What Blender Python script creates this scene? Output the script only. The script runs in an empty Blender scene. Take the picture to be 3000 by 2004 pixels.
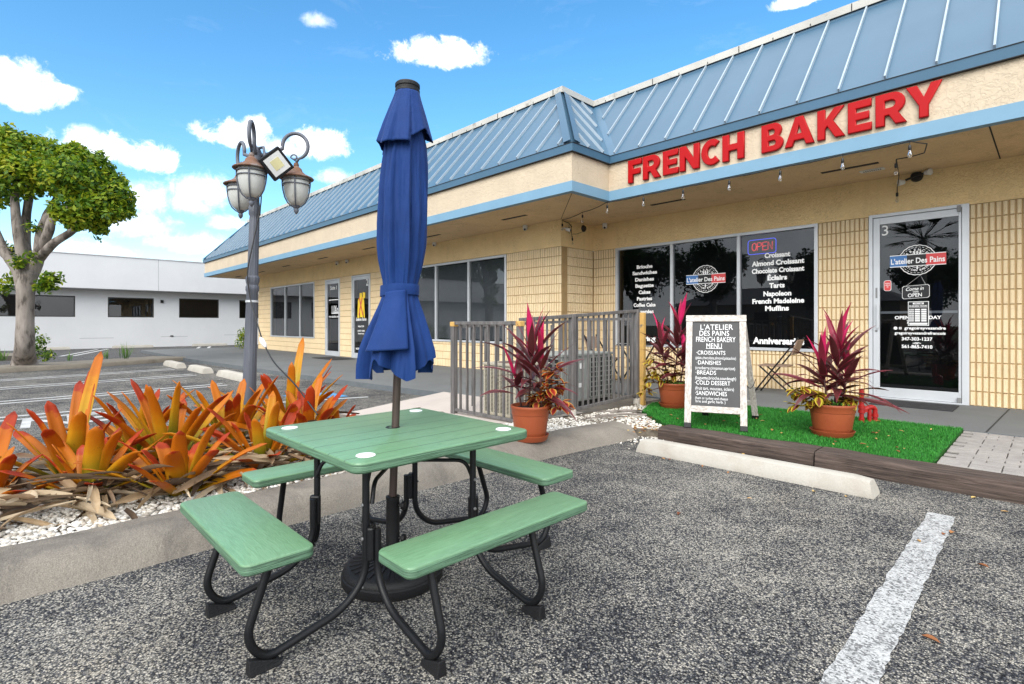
import bpy, bmesh, math, random
import numpy as np
from mathutils import Vector, Matrix, noise as mnoise
random.seed(7); rng = np.random.default_rng(7)
C = bpy.context.scene
COL = C.collection
R = math.radians
PI = math.pi
# ------------------------------------------------------------------ measuring helpers (survey of the photo, metres)
FPX, CX, CY, EYE = 1540., 1500., 950., 1.25
YAW = R(45.93)
FW = Vector((-math.sin(YAW), math.cos(YAW), 0)); RT = Vector((math.cos(YAW), math.sin(YAW), 0))
def ray(u, v): return FW + RT*((u-CX)/FPX) - Vector((0, 0, (v-CY)/FPX))
def on_ground(u, v, z=0.):
    d = ray(u, v); return Vector((0, 0, EYE)) + d*((z-EYE)/d.z)
def on_y(u, v, y):
    d = ray(u, v); return Vector((0, 0, EYE)) + d*(y/d.y)
def on_x(u, v, x):
    d = ray(u, v); return Vector((0, 0, EYE)) + d*(x/d.x)
def at_depth(u, v, D): return Vector((0, 0, EYE)) + ray(u, v)*D
VS = 3000/2347.
def V(x, y): return x*VS, y*VS
# ------------------------------------------------------------------ mesh builder
class MB:
    def __init__(s): s.v = []; s.f = []; s.m = []; s.c = []; s.k = 0; s.usecol = False
    def add(s, vs, fs, cols=None):
        o = len(s.v); s.v += [tuple(p) for p in vs]
        for f in fs: s.f.append([i+o for i in f]); s.m.append(s.k)
        if cols is not None: s.usecol = True; s.c += list(cols)
        else: s.c += [(0, 0, 0)]*len(vs)
        return s
    def box(s, a, b):
        x0, y0, z0 = [min(p, q) for p, q in zip(a, b)]; x1, y1, z1 = [max(p, q) for p, q in zip(a, b)]
        return s.add([(x0,y0,z0),(x1,y0,z0),(x1,y1,z0),(x0,y1,z0),(x0,y0,z1),(x1,y0,z1),(x1,y1,z1),(x0,y1,z1)],
            [(0,3,2,1),(4,5,6,7),(0,1,5,4),(1,2,6,5),(2,3,7,6),(3,0,4,7)])
    def obox(s, o, ax, ay, az):   # oriented box: corner o and three edge vectors
        o, ax, ay, az = map(Vector, (o, ax, ay, az))
        p = [o, o+ax, o+ax+ay, o+ay]; p += [q+az for q in p]
        return s.add(p, [(0,3,2,1),(4,5,6,7),(0,1,5,4),(1,2,6,5),(2,3,7,6),(3,0,4,7)])
    def bar(s, a, b, w, h, up=(0,0,1)):   # rectangular bar from a to b
        a, b, up = Vector(a), Vector(b), Vector(up); d = (b-a).normalized()
        x = d.cross(up).normalized(); z = x.cross(d)
        return s.obox(a-x*w/2-z*h/2, b-a, x*w, z*h)
    def quad(s, *p): return s.add(p, [tuple(range(len(p)))])
    def tube(s, pts, r, seg=10, cap=True):
        pts = [Vector(p) for p in pts]; n = len(pts)
        rs = r if isinstance(r, (list, tuple)) else [r]*n
        t = [(pts[min(i+1, n-1)]-pts[max(i-1, 0)]).normalized() for i in range(n)]
        u = t[0].orthogonal().normalized(); vs = []; fs = []
        for i in range(n):
            if i: u = (u - t[i]*u.dot(t[i])).normalized()
            w = t[i].cross(u)
            for k in range(seg):
                a = 2*PI*k/seg; vs.append(pts[i] + (u*math.cos(a)+w*math.sin(a))*rs[i])
        for i in range(n-1):
            for k in range(seg):
                k2 = (k+1) % seg; fs.append((i*seg+k, i*seg+k2, (i+1)*seg+k2, (i+1)*seg+k))
        if cap: fs.append(tuple(range(seg-1, -1, -1))); fs.append(tuple((n-1)*seg+k for k in range(seg)))
        return s.add(vs, fs)
    def lathe(s, prof, c=(0,0,0), seg=24, M=None):   # prof: (r, z)
        vs = []; fs = []; n = len(prof)
        for r, z in prof:
            for k in range(seg):
                a = 2*PI*k/seg; p = Vector((max(r, 1e-4)*math.cos(a), max(r, 1e-4)*math.sin(a), z))
                vs.append((M @ p if M else p)+Vector(c))
        for i in range(n-1):
            for k in range(seg):
                k2 = (k+1) % seg; fs.append((i*seg+k, i*seg+k2, (i+1)*seg+k2, (i+1)*seg+k))
        return s.add(vs, fs)
    def slab(s, cx, cy, w, l, z0, z1, rc, bv=.006, n=6, side=0):   # rounded-corner board
        def ring(ins, z):
            out = []; hw, hl = w/2-ins, l/2-ins; r = max(rc-ins, .002)
            for q, (sx, sy) in enumerate(((1,1),(-1,1),(-1,-1),(1,-1))):
                for k in range(n+1):
                    a = PI/2*q + PI/2*k/n
                    out.append((cx+sx*(hw-r)+r*math.cos(a), cy+sy*(hl-r)+r*math.sin(a), z))
            return out
        rings = [ring(bv, z0), ring(0, z0+bv), ring(0, z1-bv), ring(bv*.35, z1-bv*.3), ring(bv, z1)]
        m = len(rings[0]); vs = sum(rings, []); fs = [tuple(range(m-1, -1, -1)), tuple(range(4*m, 5*m))]
        s.add(vs, fs); o = len(s.v)-len(vs); k0 = s.k
        for i in range(4):
            if side and i < 2: s.k = side
            for k in range(m): s.f.append([o+q for q in (i*m+k, i*m+(k+1) % m, (i+1)*m+(k+1) % m, (i+1)*m+k)]); s.m.append(s.k)
            s.k = k0
        return s
    def build(s, name, mats, parent=None, smooth=False, bevel=0, auto=None):
        me = bpy.data.meshes.new(name)
        o0 = world_loc(parent) if parent else Vector((0, 0, 0))
        vs = np.array(s.v, dtype=float).reshape(-1, 3) - np.array(o0)
        me.from_pydata(vs.tolist(), [], s.f)
        for m in (mats if isinstance(mats, (list, tuple)) else [mats]): me.materials.append(m)
        if any(s.m): me.polygons.foreach_set('material_index', s.m)
        if s.usecol:
            at = me.attributes.new('col', 'FLOAT_COLOR', 'POINT')
            c = np.ones((len(s.v), 4), dtype=np.float32); c[:, :3] = np.array(s.c, dtype=np.float32)
            at.data.foreach_set('color', c.ravel())
        if smooth: me.polygons.foreach_set('use_smooth', [True]*len(me.polygons))
        me.update()
        ob = bpy.data.objects.new(name, me); COL.objects.link(ob)
        if parent: ob.parent = parent
        if bevel:
            b = ob.modifiers.new('bevel', 'BEVEL'); b.width = bevel; b.segments = 2; b.limit_method = 'ANGLE'; b.angle_limit = R(40)
        if smooth and auto:
            me.set_sharp_from_angle(angle=R(auto))
        return ob
def world_loc(o):
    p = Vector(o.location)
    while o.parent: o = o.parent; p += Vector(o.location)
    return p
def tag(o, label, cat, group=None):
    o['label'] = label; o['category'] = cat
    if group: o['group'] = group
    return o
def thing(name, label, cat, loc=(0,0,0), group=None):
    o = bpy.data.objects.new(name, None); COL.objects.link(o); o.location = loc; o.empty_display_size = .1
    return tag(o, label, cat, group)
def struct(o): o['kind'] = 'structure'; return o
def stuff(o, label=None, cat=None):
    o['kind'] = 'stuff'
    if label: o['label'] = label; o['category'] = cat
    return o
def copy_tree(o, loc=None, rz=0., label=None, parent=None):
    c = o.copy(); COL.objects.link(c)
    if parent: c.parent = parent
    else:
        c.location = loc; c.rotation_euler = (0, 0, rz)
        if label: c['label'] = label
    for ch in list(o.children): copy_tree(ch, parent=c)
    return c
def fillet(pts, rad, n=6):
    pts = [Vector(p) for p in pts]; out = [pts[0]]
    for i in range(1, len(pts)-1):
        a, b, c = pts[i-1], pts[i], pts[i+1]; r = rad[i-1] if isinstance(rad, (list, tuple)) else rad
        d1 = (a-b); d2 = (c-b); r1 = min(r, d1.length*.49, d2.length*.49)
        p, q = b+d1.normalized()*r1, b+d2.normalized()*r1
        for k in range(n+1):
            t = k/n; out.append(p*(1-t)**2 + b*2*t*(1-t) + q*t*t)
    out.append(pts[-1]); return out
# ------------------------------------------------------------------ text
_dg = None
def text_geo(txt, bold=0., extrude=0.):
    cu = bpy.data.curves.new('t', 'FONT'); cu.body = txt; cu.size = 1; cu.offset = bold; cu.extrude = extrude; cu.resolution_u = 3
    ob = bpy.data.objects.new('t', cu); COL.objects.link(ob)
    bpy.context.view_layer.update()
    me = bpy.data.meshes.new_from_object(ob.evaluated_get(bpy.context.evaluated_depsgraph_get()))
    vs = np.array([v.co[:] for v in me.vertices]).reshape(-1, 3); fs = [list(p.vertices) for p in me.polygons]
    bpy.data.objects.remove(ob); bpy.data.curves.remove(cu); bpy.data.meshes.remove(me)
    return vs, fs
def put_text(mb, txt, c, h, width=None, r=(1,0,0), u=(0,0,1), align='c', bold=.015, slant=0.):
    """flat lettering: c = centre (or left) at mid cap height, h = cap height"""
    vs, fs = text_geo(txt, bold)
    if not len(vs): return
    k = h/.70
    x0, x1 = vs[:, 0].min(), vs[:, 0].max(); sx = (width/(x1-x0)) if width else k
    xs = (vs[:, 0]-((x0+x1)/2 if align == 'c' else x0))*sx; ys = (vs[:, 1]-.35)*k
    xs = xs+ys*slant
    r, u, c = Vector(r), Vector(u), Vector(c)
    mb.add([c+r*a+u*b for a, b in zip(xs, ys)], fs)
def arc_text(mb, txt, c, rad, h, a0, a1, r=(1,0,0), u=(0,0,1), inward=False):
    r, u, c = Vector(r), Vector(u), Vector(c); n = len(txt)
    for i, ch in enumerate(txt):
        if ch == ' ': continue
        a = a0+(a1-a0)*(i/(n-1)); er = r*math.cos(a)+u*math.sin(a); et = r*(-math.sin(a))+u*math.cos(a)
        if inward: rr, uu = et, er*-1
        else: rr, uu = et*-1, er
        put_text(mb, ch, c+er*rad, h, r=rr, u=uu, bold=.02)
def ring2d(mb, c, r0, r1, n=40, r=(1,0,0), u=(0,0,1), scallop=0, sn=16, a0=0, a1=2*PI):
    r, u, c = Vector(r), Vector(u), Vector(c); vs = []; fs = []
    for k in range(n+1):
        a = a0+(a1-a0)*k/n; e = r*math.cos(a)+u*math.sin(a); s = 1+scallop*abs(math.sin(a*sn/2))
        vs += [c+e*r0*s, c+e*r1*s]
    for k in range(n): fs.append((2*k, 2*k+1, 2*k+3, 2*k+2))
    mb.add(vs, fs)
def rect2d(mb, c, w, h, r=(1,0,0), u=(0,0,1)):
    r, u, c = Vector(r)*w/2, Vector(u)*h/2, Vector(c); mb.quad(c-r-u, c+r-u, c+r+u, c-r+u)
# ------------------------------------------------------------------ materials
def new_mat(name):
    m = bpy.data.materials.new(name); m.use_nodes = True; nt = m.node_tree; b = nt.nodes['Principled BSDF']
    return m, nt, b
def N(nt, t, **kw):
    n = nt.nodes.new(t)
    for k, v in kw.items():
        if k in n.inputs.keys() if isinstance(k, str) else False: n.inputs[k].default_value = v
        else: setattr(n, k, v)
    return n
def L(nt, a, b): nt.links.new(a, b)
def coords(nt, scale=(1,1,1), world=True, rot=(0,0,0)):
    if world: g = nt.nodes.new('ShaderNodeNewGeometry').outputs['Position']
    else: g = nt.nodes.new('ShaderNodeTexCoord').outputs['Object']
    mp = nt.nodes.new('ShaderNodeMapping'); mp.inputs['Scale'].default_value = scale; mp.inputs['Rotation'].default_value = rot
    L(nt, g, mp.inputs['Vector']); return mp.outputs['Vector']
def noise(nt, vec, scale, detail=4, rough=.55, dist=0):
    n = nt.nodes.new('ShaderNodeTexNoise'); n.inputs['Scale'].default_value = scale; n.inputs['Detail'].default_value = detail
    n.inputs['Roughness'].default_value = rough; n.inputs['Distortion'].default_value = dist
    if vec is not None: L(nt, vec, n.inputs['Vector'])
    return n.outputs['Fac']
def ramp(nt, fac, stops, interp='LINEAR'):
    n = nt.nodes.new('ShaderNodeValToRGB'); e = n.color_ramp.elements; n.color_ramp.interpolation = interp
    while len(e) < len(stops): e.new(.5)
    for i, (p, c) in enumerate(stops):
        e[i].position = p; e[i].color = (c, c, c, 1) if isinstance(c, (int, float)) else (*c, 1)
    L(nt, fac, n.inputs['Fac']); return n.outputs['Color']
def mix(nt, fac, a, b, mode='MIX'):
    n = nt.nodes.new('ShaderNodeMix'); n.data_type = 'RGBA'; n.blend_type = mode; n.clamp_factor = True
    for s, x in ((n.inputs[0], fac), (n.inputs[6], a), (n.inputs[7], b)):
        if isinstance(x, (int, float)): s.default_value = x
        elif isinstance(x, tuple): s.default_value = (*x[:3], 1)
        else: L(nt, x, s)
    return n.outputs[2]
def math_(nt, op, a, b=None, c=None):
    n = nt.nodes.new('ShaderNodeMath'); n.operation = op
    for s, x in zip(n.inputs, (a, b, c)):
        if x is None: continue
        if isinstance(x, (int, float)): s.default_value = x
        else: L(nt, x, s)
    return n.outputs[0]
def bump(nt, b, h, strength=.3, dist=.01, prev=None):
    n = nt.nodes.new('ShaderNodeBump'); n.inputs['Strength'].default_value = strength; n.inputs['Distance'].default_value = dist
    L(nt, h, n.inputs['Height'])
    if prev: L(nt, prev, n.inputs['Normal'])
    L(nt, n.outputs['Normal'], b.inputs['Normal']); return n.outputs['Normal']
def simple(name, c1, c2=None, scale=6., rough=.6, metal=0., bmp=0., bscale=60., spec=.5, stretch=(1,1,1), world=False, stains=None):
    m, nt, b = new_mat(name); vec = coords(nt, stretch, world)
    c2 = c2 or tuple(x*.82 for x in c1)
    col = mix(nt, ramp(nt, noise(nt, vec, scale, 6), [(.3, 0.), (.7, 1.)]), c1, c2)
    if stains: col = mix(nt, ramp(nt, noise(nt, vec, stains[1], 5, .65), [(stains[2], 0.), (stains[2]+.12, stains[3])]), col, stains[0])
    L(nt, col, b.inputs['Base Color'])
    b.inputs['Roughness'].default_value = rough; b.inputs['Metallic'].default_value = metal; b.inputs['Specular IOR Level'].default_value = spec
    if bmp: bump(nt, b, noise(nt, vec, bscale, 4), bmp, .01)
    return m
M = {}
def mk_asphalt(name, dark, mid, light, patch):
    m, nt, b = new_mat(name); vec = coords(nt)
    vo = nt.nodes.new('ShaderNodeTexVoronoi'); vo.inputs['Scale'].default_value = 140; L(nt, vec, vo.inputs['Vector'])
    sep = nt.nodes.new('ShaderNodeSeparateColor'); L(nt, vo.outputs['Color'], sep.inputs[0])
    vo2 = nt.nodes.new('ShaderNodeTexVoronoi'); vo2.inputs['Scale'].default_value = 260; L(nt, vec, vo2.inputs['Vector'])
    sep2 = nt.nodes.new('ShaderNodeSeparateColor'); L(nt, vo2.outputs['Color'], sep2.inputs[0])
    big = noise(nt, vec, .9, 6, .6, .3); big2 = noise(nt, vec, 4.5, 5, .6)
    wear = math_(nt, 'ADD', math_(nt, 'MULTIPLY', big, .9), math_(nt, 'MULTIPLY', big2, .5))   # ~.7 mean
    thr = math_(nt, 'ADD', sep.outputs[0], math_(nt, 'MULTIPLY', math_(nt, 'SUBTRACT', wear, .7), patch))
    col = ramp(nt, thr, [(.0, dark), (.42, mid), (.66, tuple(x*.55+y*.45 for x, y in zip(mid, light))), (.93, light)])
    fine = ramp(nt, sep2.outputs[1], [(0., .55), (.6, 1.), (1., 1.5)])
    col = mix(nt, 1., col, fine, 'MULTIPLY')
    crev = ramp(nt, vo.outputs['Distance'], [(0.35, 1.), (.75, .35)])
    col = mix(nt, 1., col, crev, 'MULTIPLY')
    # dark tarry and tan dusty patches that stay put
    col = mix(nt, ramp(nt, noise(nt, vec, .45, 5, .6), [(.52, 0.), (.72, .55)]), col, mix(nt, 1., col, (.55, .58, .66), 'MULTIPLY'))
    col = mix(nt, ramp(nt, noise(nt, coords(nt, (1.2, .8, 1)), .8, 6, .65), [(.55, 0.), (.75, .5)]), col, mix(nt, 1., col, (1.5, 1.38, 1.2), 'MULTIPLY'))
    L(nt, col, b.inputs['Base Color']); b.inputs['Roughness'].default_value = .9; b.inputs['Specular IOR Level'].default_value = .12
    h = math_(nt, 'SUBTRACT', sep.outputs[0], vo.outputs['Distance'])
    bump(nt, b, h, .55, .004); return m
def mk_stucco(name, c, amount=.5, sc=22, dirt=.25, strong=None):
    m, nt, b = new_mat(name); vec = coords(nt)
    n1 = noise(nt, vec, sc, 5, .6, 1.2); h = ramp(nt, n1, [(.44, 0.), (.5, .75), (.56, 1.)])
    col = mix(nt, ramp(nt, noise(nt, vec, 1.6, 6, .65), [(.35, 0.), (.75, 1.)]), c, tuple(x*.86 for x in c))
    col = mix(nt, ramp(nt, noise(nt, coords(nt, (6, 6, .5)), 1.4, 5, .6), [(.55, 0.), (.8, dirt)]), col, tuple(x*.55 for x in c))
    # flecks where the trowelled coat has broken edges
    edge = ramp(nt, noise(nt, vec, sc*.55, 6, .7, 1.6), [(.485, 0.), (.5, 1.), (.515, 0.)])
    gate = ramp(nt, noise(nt, vec, 2.3, 4, .6), [(.47, 0.), (.62, 1.)])
    if strong: col = mix(nt, math_(nt, 'MULTIPLY', math_(nt, 'MULTIPLY', edge, gate), strong), col, tuple(x*.3 for x in c))
    L(nt, col, b.inputs['Base Color']); b.inputs['Roughness'].default_value = .88; b.inputs['Specular IOR Level'].default_value = .25
    bump(nt, b, h, amount, .012); return m
def mk_concrete(name, c, c2, stain, sc=3., st=.5, bmp=.25, grit=.12):
    m, nt, b = new_mat(name); vec = coords(nt)
    col = mix(nt, ramp(nt, noise(nt, vec, sc, 7, .65), [(.3, 0.), (.7, 1.)]), c, c2)
    col = mix(nt, ramp(nt, noise(nt, vec, sc*.6, 7, .7, .6), [(.5, 0.), (.68, st)]), col, stain)
    col = mix(nt, 1., col, ramp(nt, noise(nt, vec, 190, 3, .7), [(.3, 1-grit*2), (.7, 1+grit)]), 'MULTIPLY')
    L(nt, col, b.inputs['Base Color']); b.inputs['Roughness'].default_value = .9; b.inputs['Specular IOR Level'].default_value = .2
    bump(nt, b, noise(nt, vec, 45, 6, .7), bmp, .012); return m
def mk_wood(name, c1, c2, axis=0, sc=5., rough=.8, bmp=.5, ring=.0, world=False, stretch=14):
    m, nt, b = new_mat(name); s = [stretch, stretch, stretch]; s[axis] = 1.
    vec = coords(nt, tuple(s), world)
    n1 = noise(nt, vec, sc, 7, .65, .4)
    col = ramp(nt, n1, [(.28, c2), (.5, tuple((x+y)/2 for x, y in zip(c1, c2))), (.68, c1)])
    L(nt, col, b.inputs['Base Color']); b.inputs['Roughness'].default_value = rough; b.inputs['Specular IOR Level'].default_value = .3
    bump(nt, b, n1, bmp, .01); return m
def mk_green(name, axis, grooves=False):
    m, nt, b = new_mat(name); s = [9., 9., 9.]; s[axis] = .9
    vec = coords(nt, tuple(s), False)
    n1 = noise(nt, vec, 9, 5, .6, 1.6)
    col = mix(nt, ramp(nt, n1, [(.4, 0.), (.62, 1.)]), (.140, .275, .150), (.112, .228, .118))
    h = n1
    if grooves:
        sx = nt.nodes.new('ShaderNodeSeparateXYZ'); L(nt, nt.nodes.new('ShaderNodeTexCoord').outputs['Object'], sx.inputs[0])
        fr = math_(nt, 'FRACT', math_(nt, 'ADD', math_(nt, 'MULTIPLY', sx.outputs[0], 1/.1357), 10.5))
        d = math_(nt, 'ABSOLUTE', math_(nt, 'SUBTRACT', fr, .5))
        g = ramp(nt, d, [(.0, 0.), (.014, 0.), (.026, 1.)])
        col = mix(nt, g, (.035, .075, .045), col)
        h = math_(nt, 'ADD', math_(nt, 'MULTIPLY', n1, .4), math_(nt, 'MULTIPLY', g, 1.5))
    L(nt, col, b.inputs['Base Color']); b.inputs['Roughness'].default_value = .36; b.inputs['Specular IOR Level'].default_value = .6
    bump(nt, b, h, .3, .006); return m
def mk_attr(name, stops, chan=0, rough=.5, rnd=.35, spec=.4, trans=0., edge=None, spots=None):
    """colour read from the leaf's own attribute: R = along the leaf, G = across, B = random"""
    m, nt, b = new_mat(name); a = nt.nodes.new('ShaderNodeAttribute'); a.attribute_name = 'col'
    sp = nt.nodes.new('ShaderNodeSeparateColor'); L(nt, a.outputs['Color'], sp.inputs[0])
    vec = coords(nt, (1,1,1), False); nz = noise(nt, vec, 9, 4, .6)
    f = math_(nt, 'ADD', sp.outputs[chan], math_(nt, 'MULTIPLY', math_(nt, 'SUBTRACT', sp.outputs[2], .5), rnd))
    f = math_(nt, 'ADD', f, math_(nt, 'MULTIPLY', math_(nt, 'SUBTRACT', nz, .5), .35))
    col = ramp(nt, f, stops)
    if edge: col = mix(nt, ramp(nt, sp.outputs[1], [(edge[1], 0.), (edge[2], 1.)]), col, edge[0])
    if spots: col = mix(nt, ramp(nt, noise(nt, vec, spots[1], 3, .7), [(spots[2], 0.), (spots[2]+.06, spots[3])]), col, spots[0])
    L(nt, col, b.inputs['Base Color']); b.inputs['Roughness'].default_value = rough; b.inputs['Specular IOR Level'].default_value = spec
    if trans:
        t = nt.nodes.new('ShaderNodeBsdfTranslucent'); L(nt, col, t.inputs['Color'])
        mx = nt.nodes.new('ShaderNodeMixShader'); mx.inputs[0].default_value = trans
        L(nt, b.outputs[0], mx.inputs[1]); L(nt, t.outputs[0], mx.inputs[2]); L(nt, mx.outputs[0], nt.nodes['Material Output'].inputs['Surface'])
    return m
def mk_glass(name, tint=(.75, .78, .8), ior=1.75, rough=.004):
    m = bpy.data.materials.new(name); m.use_nodes = True; nt = m.node_tree; nt.nodes.clear()
    out = nt.nodes.new('ShaderNodeOutputMaterial'); mx = nt.nodes.new('ShaderNodeMixShader')
    tr = nt.nodes.new('ShaderNodeBsdfTransparent'); tr.inputs['Color'].default_value = (*tint, 1)
    gl = nt.nodes.new('ShaderNodeBsdfGlossy'); gl.inputs['Roughness'].default_value = rough; gl.inputs['Color'].default_value = (.95, .97, 1, 1)
    fr = nt.nodes.new('ShaderNodeFresnel'); fr.inputs['IOR'].default_value = ior
    L(nt, fr.outputs[0], mx.inputs[0]); L(nt, tr.outputs[0], mx.inputs[1]); L(nt, gl.outputs[0], mx.inputs[2]); L(nt, mx.outputs[0], out.inputs[0])
    return m
def emit(name, c, s):
    m, nt, b = new_mat(name); b.inputs['Base Color'].default_value = (*c, 1); b.inputs['Emission Color'].default_value = (*c, 1); b.inputs['Emission Strength'].default_value = s; return m
M['asphalt'] = mk_asphalt('asphalt', (.022, .024, .030), (.080, .082, .089), (.42, .39, .335), 1.35)
M['asphalt_far'] = mk_asphalt('asphalt_far', (.04, .041, .045), (.09, .09, .094), (.26, .25, .235), .4)
M['wall'] = mk_stucco('stucco_wall', (.86, .64, .335), .55, 20, .2, .8)
M['fascia'] = mk_stucco('stucco_fascia', (.58, .48, .355), .45, 15, .2, .05)
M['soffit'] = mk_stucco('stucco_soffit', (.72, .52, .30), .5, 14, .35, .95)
def mk_block():
    m, nt, b = new_mat('split_block'); vec = coords(nt)
    col = mix(nt, ramp(nt, noise(nt, vec, 2.2, 6, .6), [(.3, 0.), (.7, 1.)]), (.84, .69, .45), (.78, .61, .38))
    col = mix(nt, ramp(nt, noise(nt, vec, 60, 4, .7), [(.55, 0.), (.72, .5)]), col, (.42, .29, .14))
    L(nt, col, b.inputs['Base Color']); b.inputs['Roughness'].default_value = .85; b.inputs['Specular IOR Level'].default_value = .25
    bump(nt, b, noise(nt, coords(nt, (1,1,.7)), 55, 5, .75), .9, .02); return m
M['block'] = mk_block()
M['mortar'] = simple('block_joint', (.40, .27, .125), (.33, .22, .10), 8, .9)
M['roof'] = simple('roof_metal', (.056, .125, .195), (.047, .108, .172), 1.2, .42, 0, .05, 3, .5, (1,1,1), True)
M['roof_trim'] = simple('roof_trim', (.065, .15, .24), (.055, .13, .205), 2., .4, 0, 0, 3, .5, (1,1,1), True)
M['band'] = simple('painted_band', (.17, .31, .43), (.15, .28, .39), 2., .6, 0, .1, 20, .4, (1,1,1), True, ((.16, .27, .36), 2.5, .62, .6))
M['seam'] = simple('seam_metal_glint', (.36, .43, .48), (.30, .37, .43), 3., .35, .1)  # paler than the roof panels: the glint along the seams is put into the colour
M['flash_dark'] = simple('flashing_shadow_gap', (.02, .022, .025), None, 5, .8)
M['galv'] = simple('galvanised_cap', (.55, .53, .48), (.38, .37, .34), 1.2, .6, .1, .15, 12, .4, (1,1,1), True, ((.2, .18, .15), 3., .58, .7))
M['vent'] = simple('vent_dark', (.012, .012, .012), None, 5, .8)
M['alu'] = simple('aluminium_frame', (.60, .62, .64), (.52, .54, .56), 2., .42, .35, .05, 60, .5, (1,1,1), True, ((.3, .3, .3), 4., .66, .35))
M['alu_dark'] = simple('steel_dull', (.25, .25, .25), None, 8, .5, .5)
M['glass'] = mk_glass('window_glass', (.5, .52, .54), 1.58)
M['interior'] = simple('dark_interior', (.012, .013, .015), None, 2, .8)
M['white'] = simple('white_vinyl', (.85, .85, .84), (.8, .8, .8), 5, .6)
M['blind'] = simple('blind_slat', (.52, .55, .56), (.45, .48, .5), 3, .55)
M['red'] = simple('sign_red', (.40, .002, .004), (.36, .002, .004), 3, .45, 0, 0, 1, .2)
M['logo_blue'] = simple('logo_blue', (.05, .17, .42), (.045, .16, .40), 5, .5)
M['logo_red'] = simple('logo_red', (.62, .06, .06), (.58, .05, .055), 5, .5)
M['black_vinyl'] = simple('black_vinyl', (.01, .01, .011), None, 5, .5)
M['yellow'] = simple('yellow_vinyl', (.85, .58, .02), (.8, .54, .02), 5, .5)
M['black_metal'] = simple('black_powder_coat', (.006, .0065, .0075), (.008, .0085, .010), 20, .42, 0, .15, 250, .3)
M['black_plastic'] = simple('black_plastic', (.009, .009, .010), (.012, .012, .013), 14, .5, 0, .3, 160, .3)
M['green_x'] = mk_green('green_board_x', 0); M['green_y'] = mk_green('green_board_y', 1); M['green_top'] = mk_green('green_table_top', 1, True)
def mk_edge():
    m, nt, b = new_mat('green_board_edge'); vec = coords(nt, (1.2, 1.2, 60), False); n1 = noise(nt, vec, 3.2, 4, .6, .5)
    L(nt, ramp(nt, n1, [(.38, (.05, .105, .06)), (.55, (.095, .195, .115)), (.7, (.12, .235, .14))]), b.inputs['Base Color']); b.inputs['Roughness'].default_value = .5
    bump(nt, b, n1, .7, .01); return m
M['green_edge'] = mk_edge()
M['disc'] = simple('white_disc', (.82, .84, .83), None, 5, .5)
def mk_fabric():
    m, nt, b = new_mat('navy_canvas'); vec = coords(nt, (1,1,1), False)
    col = mix(nt, ramp(nt, noise(nt, vec, 5, 5, .6), [(.3, 0.), (.7, 1.)]), (.0045, .033, .155), (.003, .025, .120))
    L(nt, col, b.inputs['Base Color']); b.inputs['Roughness'].default_value = .78; b.inputs['Specular IOR Level'].default_value = .3
    b.inputs['Sheen Weight'].default_value = .15; b.inputs['Sheen Tint'].default_value = (.35, .45, .9, 1); b.inputs['Sheen Roughness'].default_value = .4
    nb = bump(nt, b, noise(nt, vec, 700, 2), .12, .002)
    bump(nt, b, noise(nt, coords(nt, (1,1,.35), False), 16, 4, .6, .8), .35, .02, nb); return m
M['navy'] = mk_fabric()
M['pole'] = simple('bronze_pole', (.075, .052, .045), (.06, .042, .036), 10, .45, .4)
M['lamp_metal'] = simple('weathered_grey_paint', (.115, .125, .15), (.08, .088, .108), 5, .55, .1, .25, 40, .4, (1,1,.35), False, ((.20, .21, .24), 9, .6, .5))
M['rust'] = simple('rusty_copper_cap', (.22, .11, .065), (.12, .07, .05), 9, .7, .15, .25, 50, .3, (1,1,1), False, ((.24, .23, .22), 8, .5, .8))
M['frost'] = simple('frosted_lantern_glass', (.52, .53, .50), (.44, .45, .43), 7, .35, 0, .08, 40, .5, (1,1,1), False, ((.3, .29, .25), 8, .62, .5))
M['flood_face'] = simple('floodlight_reflector', (.75, .76, .74), None, 4, .35)
M['flood_led'] = simple('floodlight_emitter', (.72, .66, .36), None, 4, .5)
M['cable'] = simple('black_cable', (.012, .012, .012), None, 6, .5)
M['tape'] = simple('white_tape', (.75, .75, .74), None, 9, .6, 0, .4, 60)
M['kerb'] = mk_concrete('old_kerb_concrete', (.27, .24, .20), (.195, .175, .15), (.10, .09, .08), 3.5, .75, .8, .2)
M['kerb_far'] = mk_concrete('far_kerb_concrete', (.26, .23, .185), (.20, .175, .14), (.11, .095, .08), 3., .5, .4)
M['walk'] = mk_concrete('grey_painted_walk', (.165, .17, .168), (.14, .145, .145), (.11, .115, .115), 1.2, .4, .12, .06)
M['walk_edge'] = mk_concrete('grey_painted_kerb', (.15, .165, .175), (.12, .135, .145), (.085, .09, .095), 3., .5, .3)
M['pink'] = mk_concrete('pink_concrete', (.52, .46, .41), (.48, .42, .375), (.38, .33, .30), 1.5, .4, .1, .05)
M['white_conc'] = mk_concrete('white_painted_concrete', (.48, .455, .405), (.41, .38, .33), (.27, .225, .17), 3., .35, .35, .06)
M['paint'] = None
def mk_paint():
    m, nt, b = new_mat('worn_white_line'); vec = coords(nt)
    vo = nt.nodes.new('ShaderNodeTexVoronoi'); vo.inputs['Scale'].default_value = 120; L(nt, vec, vo.inputs['Vector'])
    sep = nt.nodes.new('ShaderNodeSeparateColor'); L(nt, vo.outputs['Color'], sep.inputs[0])
    k = math_(nt, 'ADD', sep.outputs[0], math_(nt, 'MULTIPLY', math_(nt, 'SUBTRACT', noise(nt, vec, 7, 5, .65), .5), 1.3))
    col = ramp(nt, k, [(.12, (.12, .12, .12)), (.35, (.29, .29, .285)), (.8, (.46, .46, .45))])
    L(nt, col, b.inputs['Base Color']); b.inputs['Roughness'].default_value = .8
    bump(nt, b, math_(nt, 'SUBTRACT', sep.outputs[0], vo.outputs['Distance']), .4, .004); return m
M['paint'] = mk_paint()
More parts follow.
